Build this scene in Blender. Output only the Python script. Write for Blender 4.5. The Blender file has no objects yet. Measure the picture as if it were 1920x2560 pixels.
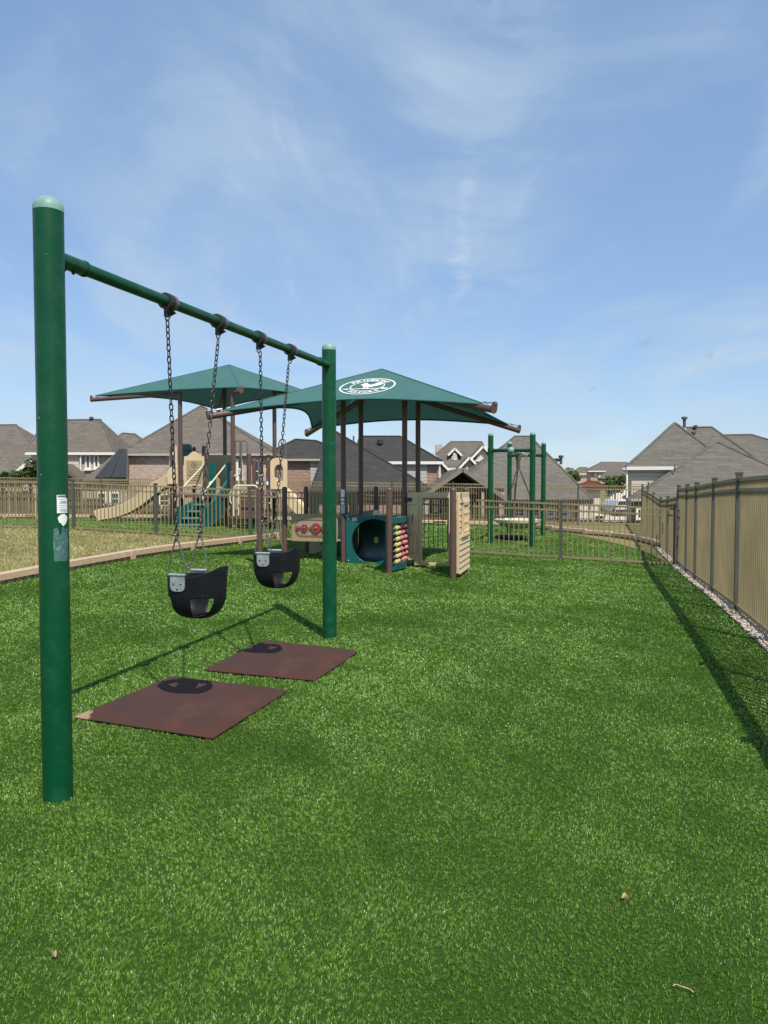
import bpy, bmesh, math, random
import numpy as np
from mathutils import Vector, Matrix
R = math.radians
random.seed(7); rng = np.random.default_rng(11)
scene = bpy.context.scene
COL = scene.collection

# ------------------------------------------------------------------ camera, sky, sun, exposure
CAM_H, FPX, HOR = 1.41, 1900.0, 1207.0
PITCH = math.atan((1280 - HOR) / FPX)
cam_d = bpy.data.cameras.new('camera'); cam = bpy.data.objects.new('camera', cam_d); COL.objects.link(cam)
cam.location = (0, 0, CAM_H); cam.rotation_euler = (math.pi/2 - PITCH, 0, 0)
cam_d.sensor_fit = 'VERTICAL'; cam_d.sensor_height = 24; cam_d.lens = 24*FPX/2560
cam_d.clip_start = 0.05; cam_d.clip_end = 5000
scene.camera = cam
SUN_EL = R(54.5); SUN_DIR = Vector((0.389*math.cos(SUN_EL), -0.921*math.cos(SUN_EL), math.sin(SUN_EL))).normalized()
sl = bpy.data.lights.new('sun', 'SUN'); so = bpy.data.objects.new('sun', sl); COL.objects.link(so)
sl.energy = 4.0; sl.angle = R(0.5); sl.color = (1.0, 0.945, 0.86)
so.rotation_euler = (-SUN_DIR).to_track_quat('-Z', 'Y').to_euler(); so.location = (20, -40, 60)
scene.view_settings.view_transform = 'Standard'; scene.view_settings.look = 'None'
scene.view_settings.exposure = 0.37; scene.view_settings.gamma = 1.0
scene.view_settings.use_curve_mapping = False
SKY_STRENGTH = 0.15

def make_world():
    w = bpy.data.worlds.new('World'); scene.world = w; w.use_nodes = True
    nt = w.node_tree; N = nt.nodes; L = nt.links
    for n in list(N): N.remove(n)
    out = N.new('ShaderNodeOutputWorld'); bg = N.new('ShaderNodeBackground'); bg.inputs[1].default_value = SKY_STRENGTH
    sky = N.new('ShaderNodeTexSky'); sky.sky_type = 'NISHITA'; sky.sun_disc = False
    sky.sun_elevation = SUN_EL; sky.sun_rotation = math.atan2(SUN_DIR.x, SUN_DIR.y)
    sky.altitude = 150; sky.air_density = 1.0; sky.dust_density = 0.4; sky.ozone_density = 2.2
    tc = N.new('ShaderNodeTexCoord'); sep = N.new('ShaderNodeSeparateXYZ'); L.new(tc.outputs['Generated'], sep.inputs[0])
    def M(op, a, b=None, clamp=False):
        n = N.new('ShaderNodeMath'); n.operation = op; n.use_clamp = clamp
        for i, x in enumerate((a, b)):
            if x is None: continue
            if isinstance(x, (int, float)): n.inputs[i].default_value = x
            else: L.new(x, n.inputs[i])
        return n.outputs[0]
    zc = M('ADD', M('MAXIMUM', sep.outputs[2], 0.0), 0.12)
    px = M('DIVIDE', sep.outputs[0], zc); py = M('DIVIDE', sep.outputs[1], zc)
    comb = N.new('ShaderNodeCombineXYZ'); L.new(px, comb.inputs[0]); L.new(py, comb.inputs[1])
    def noise(scale, rot, sc, detail, rough, dist):
        mp = N.new('ShaderNodeMapping'); mp.inputs['Rotation'].default_value = (0, 0, R(rot)); mp.inputs['Scale'].default_value = sc
        L.new(comb.outputs[0], mp.inputs[0])
        t = N.new('ShaderNodeTexNoise'); t.inputs['Scale'].default_value = scale; t.inputs['Detail'].default_value = detail
        t.inputs['Roughness'].default_value = rough; t.inputs['Distortion'].default_value = dist
        L.new(mp.outputs[0], t.inputs['Vector']); return t.outputs[0]
    def ramp(x, a, b):
        r = N.new('ShaderNodeMapRange'); r.interpolation_type = 'SMOOTHSTEP'; r.inputs[1].default_value = a; r.inputs[2].default_value = b
        L.new(x, r.inputs[0]); return r.outputs[0]
    broad = ramp(noise(0.8, -14, (1.3, 0.8, 1), 5, 0.55, 0.9), 0.40, 0.66)
    wisp = ramp(noise(1.6, -12, (2.6, 0.7, 1), 9, 0.66, 1.1), 0.50, 0.84)
    fine = ramp(noise(3.4, 30, (0.8, 2.6, 1), 8, 0.7, 0.9), 0.46, 0.86)
    thin = M('MULTIPLY', fine, 0.22)
    cl = M('ADD', M('MULTIPLY', broad, 0.55), M('MULTIPLY', M('ADD', M('MULTIPLY', wisp, 0.65), thin), M('ADD', M('MULTIPLY', broad, 0.75), 0.22)), True)
    # old vapour trail: a thin broken line standing almost upright in the sky ahead
    az = M('DIVIDE', sep.outputs[0], M('MAXIMUM', sep.outputs[1], 0.05)); wob = M('MULTIPLY', M('SUBTRACT', noise(2.2, 0, (1, 1, 1), 4, 0.6, 0.0), 0.5), 0.085)
    line = M('SUBTRACT', az, M('ADD', M('ADD', M('MULTIPLY', sep.outputs[2], 0.165), 0.052), wob))
    trail = M('SUBTRACT', 1.0, ramp(M('ABSOLUTE', line), 0.0, 0.016), True)
    zz = sep.outputs[2]; band = M('MULTIPLY', ramp(zz, 0.19, 0.25), M('ADD', M('MULTIPLY', ramp(zz, 0.48, 0.60), 0.85), M('MULTIPLY', M('SUBTRACT', 1.0, ramp(zz, 0.36, 0.42)), 0.65)))
    trail = M('MULTIPLY', M('MULTIPLY', trail, band), ramp(noise(6.5, 20, (1, 1.6, 1), 7, 0.7, 0.5), 0.36, 0.66))
    cl = M('ADD', M('MULTIPLY', cl, 0.95, True), M('MULTIPLY', trail, 0.55), True)
    wide = M('SUBTRACT', 1.0, ramp(M('ABSOLUTE', line), 0.0, 0.17), True)
    wide = M('MULTIPLY', wide, M('MULTIPLY', ramp(zz, 0.10, 0.30), ramp(noise(2.6, 15, (1, 1, 1), 7, 0.62, 0.8), 0.30, 0.70)))
    cl = M('ADD', cl, M('MULTIPLY', wide, 0.42), True)
    veil = N.new('ShaderNodeMix'); veil.data_type = 'RGBA'; veil.inputs[0].default_value = 0.60      # thin high haze over the whole sky
    L.new(sky.outputs[0], veil.inputs[6]); veil.inputs[7].default_value = (1.27, 2.07, 3.36, 1)
    mix = N.new('ShaderNodeMix'); mix.data_type = 'RGBA'
    L.new(cl, mix.inputs[0]); L.new(veil.outputs[2], mix.inputs[6]); mix.inputs[7].default_value = (2.82, 3.47, 4.22, 1)
    puff = None                                                              # small grey cloud scraps low on the right
    for a0, z0, wa, wz in ((0.345, 0.172, 0.020, 0.007), (0.420, 0.151, 0.030, 0.008), (0.265, 0.116, 0.016, 0.004), (0.44, 0.190, 0.012, 0.004)):
        da = M('DIVIDE', M('SUBTRACT', az, a0), wa); dz = M('DIVIDE', M('SUBTRACT', zz, M('ADD', z0, M('MULTIPLY', M('SUBTRACT', az, a0), 0.18))), wz)
        d = M('SUBTRACT', 1.0, M('ADD', M('MULTIPLY', da, da), M('MULTIPLY', dz, dz)), True); puff = d if puff is None else M('ADD', puff, d, True)
    nz = N.new('ShaderNodeTexNoise'); nz.inputs['Scale'].default_value = 42; nz.inputs['Detail'].default_value = 6; nz.inputs['Roughness'].default_value = 0.7; L.new(tc.outputs['Generated'], nz.inputs['Vector'])
    puff = M('MULTIPLY', M('MULTIPLY', puff, ramp(nz.outputs[0], 0.42, 0.62)), 0.55)
    mix2 = N.new('ShaderNodeMix'); mix2.data_type = 'RGBA'; L.new(puff, mix2.inputs[0]); L.new(mix.outputs[2], mix2.inputs[6]); mix2.inputs[7].default_value = (1.9, 2.3, 3.0, 1)
    L.new(mix2.outputs[2], bg.inputs[0]); L.new(bg.outputs[0], out.inputs[0])
make_world()

# ------------------------------------------------------------------ projection helpers (a pixel of the photo -> a point of the place)
CP, SP = math.cos(PITCH), math.sin(PITCH)
def ray(u, v):
    dx = (u-960)/FPX; dz = (1280-v)/FPX
    return Vector((dx, CP + dz*SP, -SP + dz*CP))
def P(u, v, Y):
    d = ray(u, v); t = Y/d.y
    return Vector((d.x*t, Y, CAM_H + d.z*t))
def sstep(a, b, x):
    t = np.clip((x-a)/(b-a), 0, 1); return t*t*(3-2*t)
def gnd(x, y):
    x = np.asarray(x, float); y = np.asarray(y, float)
    s = sstep(6, 14, y)*(1 - 0.6*sstep(18, 26, y))
    xe = np.clip(x, -7.5, 7)
    z = -0.039*(xe-1.0)*s
    d = sstep(28.6, 33, y - 0.13*np.clip(9-x, 0, 25))
    z = z*(1-d) + d*(-2.4)
    h = sstep(68, 102, y); z = z*(1-h) + h*0.35
    z = z + 0.5*sstep(120, 400, y)
    return z
def gz(x, y): return float(gnd(x, y))
def G(u, v):
    d = ray(u, v); z = 0.0
    for _ in range(40):
        t = (z - CAM_H)/d.z; z = gz(d.x*t, d.y*t)
    return Vector((d.x*t, d.y*t, z))

# ------------------------------------------------------------------ materials
def new_mat(name):
    m = bpy.data.materials.new(name); m.use_nodes = True
    return m, m.node_tree, m.node_tree.nodes['Principled BSDF']
def lk(nt, a, b): nt.links.new(a, b)
def rgba(c): return (c[0], c[1], c[2], 1)
def mixrgb(nt, fac, a, b, blend='MIX'):
    n = nt.nodes.new('ShaderNodeMix'); n.data_type = 'RGBA'; n.blend_type = blend
    for i, x in ((0, fac), (6, a), (7, b)):
        if isinstance(x, (int, float)): n.inputs[i].default_value = x
        elif isinstance(x, tuple): n.inputs[i].default_value = rgba(x)
        else: lk(nt, x, n.inputs[i])
    return n.outputs[2]
def noise_n(nt, scale, detail=4, rough=0.55, vec=None, dist=0.0):
    t = nt.nodes.new('ShaderNodeTexNoise'); t.inputs['Scale'].default_value = scale; t.inputs['Detail'].default_value = detail
    t.inputs['Roughness'].default_value = rough; t.inputs['Distortion'].default_value = dist
    if vec is None:
        c = nt.nodes.new('ShaderNodeTexCoord'); vec = c.outputs['Object']
    lk(nt, vec, t.inputs['Vector']); return t.outputs[0]
def maprange(nt, x, a, b, c=0.0, d=1.0):
    r = nt.nodes.new('ShaderNodeMapRange'); r.inputs[1].default_value = a; r.inputs[2].default_value = b
    r.inputs[3].default_value = c; r.inputs[4].default_value = d; lk(nt, x, r.inputs[0]); return r.outputs[0]
def bump(nt, bs, h, strength, dist):
    b = nt.nodes.new('ShaderNodeBump'); b.inputs['Strength'].default_value = strength; b.inputs['Distance'].default_value = dist
    lk(nt, h, b.inputs['Height']); lk(nt, b.outputs[0], bs.inputs['Normal'])
def mul(c, k): return tuple(min(1, x*k) for x in c)
def plain(name, col, rough=0.5, var=0.12, scale=6, spec=0.5, metal=0.0, fine=None, bmp=0.0, speck=None):
    m, nt, bs = new_mat(name)
    n = maprange(nt, noise_n(nt, scale, 5, 0.6), 0.3, 0.7)
    c = mixrgb(nt, n, mul(col, 1-var), mul(col, 1+var))
    if fine:
        f = noise_n(nt, fine, 3, 0.6); c = mixrgb(nt, maprange(nt, f, 0.35, 0.65, 0, 0.5), c, mul(col, 0.62))
        if bmp: bump(nt, bs, f, bmp, 0.004)
    elif bmp: bump(nt, bs, noise_n(nt, scale*12, 4), bmp, 0.004)
    if speck:
        s = maprange(nt, noise_n(nt, speck[1], 2, 0.5), speck[2], speck[2]+0.05); c = mixrgb(nt, s, c, speck[0])
    lk(nt, c, bs.inputs['Base Color'])
    lk(nt, maprange(nt, noise_n(nt, scale*2.3, 4), 0.3, 0.7, max(0.05, rough-0.08), min(1, rough+0.08)), bs.inputs['Roughness'])
    bs.inputs['Specular IOR Level'].default_value = spec; bs.inputs['Metallic'].default_value = metal
    return m
def wall_vec(nt, kx=1.0, kz=1.0):
    c = nt.nodes.new('ShaderNodeTexCoord'); s = nt.nodes.new('ShaderNodeSeparateXYZ'); lk(nt, c.outputs['Object'], s.inputs[0])
    a = nt.nodes.new('ShaderNodeMath'); a.operation = 'ADD'; lk(nt, s.outputs[0], a.inputs[0]); lk(nt, s.outputs[1], a.inputs[1])
    b = nt.nodes.new('ShaderNodeCombineXYZ'); lk(nt, a.outputs[0], b.inputs[0]); lk(nt, s.outputs[2], b.inputs[1])
    mp = nt.nodes.new('ShaderNodeMapping'); mp.inputs['Scale'].default_value = (kx, kz, 1); lk(nt, b.outputs[0], mp.inputs[0])
    return mp.outputs[0]
def brick(name, c1, c2, mortar, w=0.22, h=0.075, msize=0.012, rough=0.85, patch=0.25):
    m, nt, bs = new_mat(name); v = wall_vec(nt)
    t = nt.nodes.new('ShaderNodeTexBrick'); t.inputs['Scale'].default_value = 1; t.inputs['Brick Width'].default_value = w
    t.inputs['Row Height'].default_value = h; t.inputs['Mortar Size'].default_value = msize; t.inputs['Bias'].default_value = 0.0
    t.inputs['Color1'].default_value = rgba(c1); t.inputs['Color2'].default_value = rgba(c2); t.inputs['Mortar'].default_value = rgba(mortar)
    lk(nt, v, t.inputs['Vector'])
    c = mixrgb(nt, maprange(nt, noise_n(nt, 2.2, 5, 0.65), 0.35, 0.65, 0, patch), t.outputs[0], mul(c1, 0.5))
    n2 = maprange(nt, noise_n(nt, 7.0, 3, 0.6, v), 0.4, 0.65, 0, patch*1.4)
    c = mixrgb(nt, n2, c, mul(c2, 1.35))
    lk(nt, c, bs.inputs['Base Color']); bs.inputs['Roughness'].default_value = rough; bs.inputs['Specular IOR Level'].default_value = 0.2
    return m
def shingle(name, c, con=0.3):
    m, nt, bs = new_mat(name); v = wall_vec(nt)
    t = nt.nodes.new('ShaderNodeTexBrick'); t.inputs['Scale'].default_value = 1; t.inputs['Brick Width'].default_value = 0.34
    t.inputs['Row Height'].default_value = 0.105; t.inputs['Mortar Size'].default_value = 0.008; t.inputs['Bias'].default_value = -0.1
    t.inputs['Color1'].default_value = rgba(mul(c, 1-con)); t.inputs['Color2'].default_value = rgba(mul(c, 1+con)); t.inputs['Mortar'].default_value = rgba(mul(c, 0.55))
    lk(nt, v, t.inputs['Vector'])
    f = noise_n(nt, 7.5, 5, 0.75)
    c2 = mixrgb(nt, maprange(nt, f, 0.42, 0.66, 0, 0.7*min(1, con*3)), t.outputs[0], mul(c, 1.4))
    c3 = mixrgb(nt, maprange(nt, noise_n(nt, 0.5, 4), 0.35, 0.7, 0, 0.25), c2, mul(c, 0.7))
    lk(nt, c3, bs.inputs['Base Color']); bs.inputs['Roughness'].default_value = 0.9; bs.inputs['Specular IOR Level'].default_value = 0.15
    return m
def siding(name, c):
    m, nt, bs = new_mat(name); v = wall_vec(nt)
    t = nt.nodes.new('ShaderNodeTexBrick'); t.inputs['Scale'].default_value = 1; t.inputs['Brick Width'].default_value = 40
    t.inputs['Row Height'].default_value = 0.17; t.inputs['Mortar Size'].default_value = 0.014
    t.inputs['Color1'].default_value = rgba(c); t.inputs['Color2'].default_value = rgba(mul(c, 0.95)); t.inputs['Mortar'].default_value = rgba(mul(c, 0.5))
    lk(nt, v, t.inputs['Vector']); lk(nt, t.outputs[0], bs.inputs['Base Color']); bs.inputs['Roughness'].default_value = 0.7
    return m
def fabric(name, col):
    m, nt, bs = new_mat(name)
    n = maprange(nt, noise_n(nt, 2.5, 5, 0.6), 0.3, 0.7); w = noise_n(nt, 160, 2, 0.5)
    c = mixrgb(nt, n, mul(col, 0.93), mul(col, 1.08)); c = mixrgb(nt, maprange(nt, w, 0.4, 0.6, 0, 0.22), c, mul(col, 0.6))
    lk(nt, c, bs.inputs['Base Color']); bs.inputs['Roughness'].default_value = 0.85; bs.inputs['Specular IOR Level'].default_value = 0.25
    bump(nt, bs, noise_n(nt, 3.2, 3, 0.5), 0.10, 0.05)
    tr = nt.nodes.new('ShaderNodeBsdfTranslucent'); lk(nt, c, tr.inputs[0])
    ms = nt.nodes.new('ShaderNodeMixShader'); ms.inputs[0].default_value = 0.17
    out = nt.nodes['Material Output']; lk(nt, bs.outputs[0], ms.inputs[1]); lk(nt, tr.outputs[0], ms.inputs[2]); lk(nt, ms.outputs[0], out.inputs[0])
    return m
def turf_sheet_mat():
    m, nt, bs = new_mat('turf_backing')
    a = maprange(nt, noise_n(nt, 90, 4, 0.7), 0.3, 0.7); b = maprange(nt, noise_n(nt, 0.9, 5, 0.6), 0.3, 0.7)
    c = mixrgb(nt, a, (0.022, 0.050, 0.009), (0.060, 0.125, 0.024)); c = mixrgb(nt, maprange(nt, b, 0, 1, 0, 0.4), c, (0.030, 0.066, 0.014))
    lk(nt, c, bs.inputs['Base Color']); bs.inputs['Roughness'].default_value = 0.95; bs.inputs['Specular IOR Level'].default_value = 0.0
    bump(nt, bs, noise_n(nt, 140, 3, 0.7), 0.6, 0.02)
    return m
def blade_mat(name, c0, c1, c2, rough, spec, hi=0.90):
    m, nt, bs = new_mat(name)
    at = nt.nodes.new('ShaderNodeAttribute'); at.attribute_name = 'tint'
    c = mixrgb(nt, maprange(nt, at.outputs['Fac'], 0, 0.8), c0, c1); c = mixrgb(nt, maprange(nt, at.outputs['Fac'], hi, 1.0), c, c2)
    lk(nt, c, bs.inputs['Base Color']); bs.inputs['Roughness'].default_value = rough; bs.inputs['Specular IOR Level'].default_value = spec
    tr = nt.nodes.new('ShaderNodeBsdfTranslucent'); lk(nt, c, tr.inputs[0])
    ms = nt.nodes.new('ShaderNodeMixShader'); ms.inputs[0].default_value = 0.18
    out = nt.nodes['Material Output']; lk(nt, bs.outputs[0], ms.inputs[1]); lk(nt, tr.outputs[0], ms.inputs[2]); lk(nt, ms.outputs[0], out.inputs[0])
    return m
def ground_mat():
    m, nt, bs = new_mat('dry_lawn')
    a = maprange(nt, noise_n(nt, 26, 6, 0.75), 0.3, 0.7); b = maprange(nt, noise_n(nt, 0.8, 5, 0.6), 0.4, 0.62)
    c = mixrgb(nt, a, (0.10, 0.085, 0.035), (0.34, 0.28, 0.13)); c = mixrgb(nt, maprange(nt, b, 0, 1, 0, 0.55), c, (0.11, 0.125, 0.035))
    lk(nt, c, bs.inputs['Base Color']); bs.inputs['Roughness'].default_value = 0.95; bs.inputs['Specular IOR Level'].default_value = 0.1
    return m
def green_paint():
    m, nt, bs = new_mat('green_enamel')
    base = (0.0012, 0.064, 0.0225)
    n = maprange(nt, noise_n(nt, 3.0, 5, 0.6), 0.3, 0.7); c = mixrgb(nt, n, mul(base, 0.88), mul(base, 1.12))
    scr = maprange(nt, noise_n(nt, 46, 2, 0.4, None, 0.4), 0.775, 0.79); c = mixrgb(nt, scr, c, (0.25, 0.36, 0.32))
    dust = maprange(nt, noise_n(nt, 9, 6, 0.7), 0.5, 0.8, 0, 0.18); c = mixrgb(nt, dust, c, (0.10, 0.22, 0.16))
    co = nt.nodes.new('ShaderNodeTexCoord'); mp = nt.nodes.new('ShaderNodeMapping'); mp.inputs['Scale'].default_value = (9, 9, 2.2); mp.inputs['Rotation'].default_value = (0.2, 0.1, 0); lk(nt, co.outputs['Object'], mp.inputs[0])
    scuff = maprange(nt, noise_n(nt, 1.6, 7, 0.75, mp.outputs[0], 1.2), 0.66, 0.74, 0, 0.30); c = mixrgb(nt, scuff, c, (0.14, 0.24, 0.20))
    lk(nt, c, bs.inputs['Base Color']); lk(nt, maprange(nt, noise_n(nt, 14, 4), 0.3, 0.7, 0.30, 0.44), bs.inputs['Roughness']); bs.inputs['Specular IOR Level'].default_value = 0.32
    return m
def mat_rubber(corner=None):
    m, nt, bs = new_mat('brown_crumb_rubber')
    base = (0.062, 0.027, 0.022)
    g = noise_n(nt, 240, 3, 0.7); n = maprange(nt, noise_n(nt, 4, 5, 0.65), 0.35, 0.68)
    c = mixrgb(nt, n, (0.062, 0.034, 0.026), (0.098, 0.036, 0.022)); c = mixrgb(nt, maprange(nt, g, 0.42, 0.6, 0, 0.7), c, (0.035, 0.02, 0.018))
    d = maprange(nt, noise_n(nt, 1.9, 6, 0.7), 0.56, 0.74, 0, 0.45); c = mixrgb(nt, d, c, (0.11, 0.075, 0.065))
    if corner is not None:
        co = nt.nodes.new('ShaderNodeTexCoord'); di = nt.nodes.new('ShaderNodeVectorMath'); di.operation = 'DISTANCE'; lk(nt, co.outputs['Object'], di.inputs[0]); di.inputs[1].default_value = (corner[0], corner[1], 0.02)
        ad = nt.nodes.new('ShaderNodeMath'); ad.operation = 'MULTIPLY_ADD'; lk(nt, noise_n(nt, 30, 4, 0.7), ad.inputs[0]); ad.inputs[1].default_value = 0.16; lk(nt, di.outputs['Value'], ad.inputs[2])
        c = mixrgb(nt, maprange(nt, ad.outputs[0], 0.165, 0.185, 1, 0), c, (0.30, 0.20, 0.12))
    lk(nt, c, bs.inputs['Base Color']); bs.inputs['Roughness'].default_value = 0.9; bs.inputs['Specular IOR Level'].default_value = 0.25
    bump(nt, bs, g, 0.5, 0.004); return m
def foliage(name, c):
    m, nt, bs = new_mat(name)
    c1 = mixrgb(nt, maprange(nt, noise_n(nt, 2.5, 3), 0.35, 0.65), mul(c, 0.7), mul(c, 1.45))
    lk(nt, c1, bs.inputs['Base Color']); bs.inputs['Roughness'].default_value = 0.6
    tr = nt.nodes.new('ShaderNodeBsdfTranslucent'); lk(nt, c1, tr.inputs[0])
    ms = nt.nodes.new('ShaderNodeMixShader'); ms.inputs[0].default_value = 0.3
    out = nt.nodes['Material Output']; lk(nt, bs.outputs[0], ms.inputs[1]); lk(nt, tr.outputs[0], ms.inputs[2]); lk(nt, ms.outputs[0], out.inputs[0])
    return m
MT = dict(
    turf=turf_sheet_mat(), blade=blade_mat('turf_blade', (0.058, 0.138, 0.010), (0.220, 0.385, 0.050), (0.56, 0.64, 0.38), 0.24, 0.42),  # palest blade tint is sun glint put into the colour of some fibres
    straw=blade_mat('straw_blade', (0.25, 0.235, 0.072), (0.60, 0.52, 0.27), (0.15, 0.21, 0.05), 0.7, 0.2, 0.7),
    ground=ground_mat(), green=green_paint(), cap=plain('glare_chalk_green_cap', (0.19, 0.33, 0.29), 0.5, 0.15, 14),  # cap paleness is sun glare put into the colour, beside some chalky fading
    rubber=plain('black_rubber', (0.008, 0.009, 0.011), 0.52, 0.25, 9, 0.25, speck=((0.022, 0.022, 0.024), 30, 0.66)),
    mat=mat_rubber(), blackmat=plain('black_crumb_rubber', (0.018, 0.018, 0.018), 0.95, 0.2, 9, 0.1), steel=plain('galvanised_steel', (0.42, 0.44, 0.45), 0.4, 0.2, 30, 0.5, 0.5),
    rod=plain('steel_rod', (0.22, 0.22, 0.21), 0.38, 0.2, 20, 0.5, 0.7), chain=plain('coated_chain', (0.030, 0.026, 0.027), 0.42, 0.3, 40),
    bearing=plain('black_bearing', (0.025, 0.023, 0.022), 0.5, 0.2, 20), bush=plain('grey_brown_bushing', (0.14, 0.105, 0.09), 0.55, 0.2, 25),
    tan=plain('tan_plastic', (0.62, 0.47, 0.28), 0.5, 0.06, 5, 0.4), khaki_panel=plain('olive_tan_plastic', (0.34, 0.27, 0.145), 0.5, 0.06, 5, 0.4),
    brown=plain('brown_post', (0.108, 0.060, 0.045), 0.42, 0.1, 8), teal=plain('teal_plastic', (0.008, 0.095, 0.088), 0.32, 0.1, 6, 0.5),
    tealstep=plain('worn_teal_plastic', (0.05, 0.22, 0.22), 0.4, 0.25, 14), fabric=fabric('teal_shade_cloth', (0.064, 0.168, 0.154)),
    white=plain('white_vinyl', (0.80, 0.80, 0.76), 0.6, 0.03, 8), print=plain('grey_print', (0.12, 0.13, 0.13), 0.6), seam=plain('dark_seam', (0.02, 0.11, 0.10), 0.8),
    patch=plain('faded_patch', (0.055, 0.135, 0.125), 0.75, 0.25, 70, speck=((0.14, 0.24, 0.22), 60, 0.58)),
    picket=plain('khaki_metal', (0.240, 0.192, 0.102), 0.45, 0.22, 1.3, 0.4), rail=plain('bronze_metal', (0.20, 0.172, 0.108), 0.45, 0.12, 3, 0.4),
    fpost=plain('grey_bronze_metal', (0.082, 0.080, 0.066), 0.45, 0.12, 4, 0.4), wood=plain('weathered_wood', (0.16, 0.125, 0.085), 0.9, 0.35, 5, 0.1, fine=22),
    border=plain('tan_timber', (0.56, 0.405, 0.265), 0.6, 0.13, 4, 0.3, fine=30), dirt=plain('brown_dirt', (0.16, 0.12, 0.085), 0.95, 0.3, 8, 0.1), stone=plain('pale_pebble', (0.44, 0.365, 0.28), 0.85, 0.45, 16, 0.2), concrete=plain('pale_concrete', (0.62, 0.54, 0.44), 0.9, 0.15, 6, 0.15, fine=60),
    brickT=brick('tan_brick', (0.33, 0.225, 0.165), (0.48, 0.36, 0.275), (0.46, 0.40, 0.33)),
    brickR=brick('red_brick', (0.22, 0.095, 0.065), (0.36, 0.22, 0.16), (0.40, 0.32, 0.26)), brickG=brick('grey_stone', (0.30, 0.25, 0.20), (0.45, 0.37, 0.29), (0.42, 0.38, 0.33), 0.4, 0.16),
    shB=shingle('brown_shingle', (0.146, 0.126, 0.104), 0.17), shD=shingle('charcoal_shingle', (0.053, 0.051, 0.049), 0.16), shG=shingle('grey_shingle', (0.142, 0.131, 0.110), 0.17),
    shR=shingle('red_brown_shingle', (0.13, 0.045, 0.03), 0.15), sidC=siding('cream_siding', (0.60, 0.53, 0.42)), sidG=siding('grey_siding', (0.46, 0.43, 0.38)),
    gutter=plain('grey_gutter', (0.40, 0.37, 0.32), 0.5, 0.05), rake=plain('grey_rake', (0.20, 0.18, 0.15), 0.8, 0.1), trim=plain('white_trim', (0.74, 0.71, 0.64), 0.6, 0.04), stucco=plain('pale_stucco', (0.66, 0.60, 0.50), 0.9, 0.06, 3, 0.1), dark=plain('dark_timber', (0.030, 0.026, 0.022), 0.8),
    glass=plain('dark_glass', (0.02, 0.025, 0.026), 0.08, 0.1, 2, 0.8), glassG=plain('green_blind', (0.03, 0.10, 0.075), 0.2, 0.1, 2, 0.6), vent=plain('lead_vent', (0.07, 0.075, 0.08), 0.6),
    solar=plain('solar_cell', (0.033, 0.036, 0.038), 0.55, 0.15, 1.5, 0.25), red=plain('red_plastic', (0.30, 0.045, 0.045), 0.4, 0.1), redline=plain('faded_red', (0.38, 0.10, 0.055), 0.5),
    pale=plain('clear_panel', (0.30, 0.29, 0.22), 0.25, 0.1), yellow=plain('yellow_bead', (0.66, 0.56, 0.20), 0.45), pink=plain('pink_bead', (0.66, 0.24, 0.23), 0.45),
    blue=plain('blue_plastic', (0.02, 0.10, 0.35), 0.4), cream=plain('cream_plastic', (0.62, 0.56, 0.40), 0.5, 0.06), leaf=foliage('tree_leaf', (0.085, 0.13, 0.025)), leafD=foliage('shrub_leaf', (0.06, 0.10, 0.022)),
    bark=plain('bark', (0.09, 0.065, 0.045), 0.9), dryleaf=plain('dry_leaf', (0.55, 0.40, 0.24), 0.7), carw=plain('white_car_paint', (0.7, 0.7, 0.7), 0.25, 0.03), tyre=plain('tyre', (0.02, 0.02, 0.02), 0.8),
)

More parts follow.
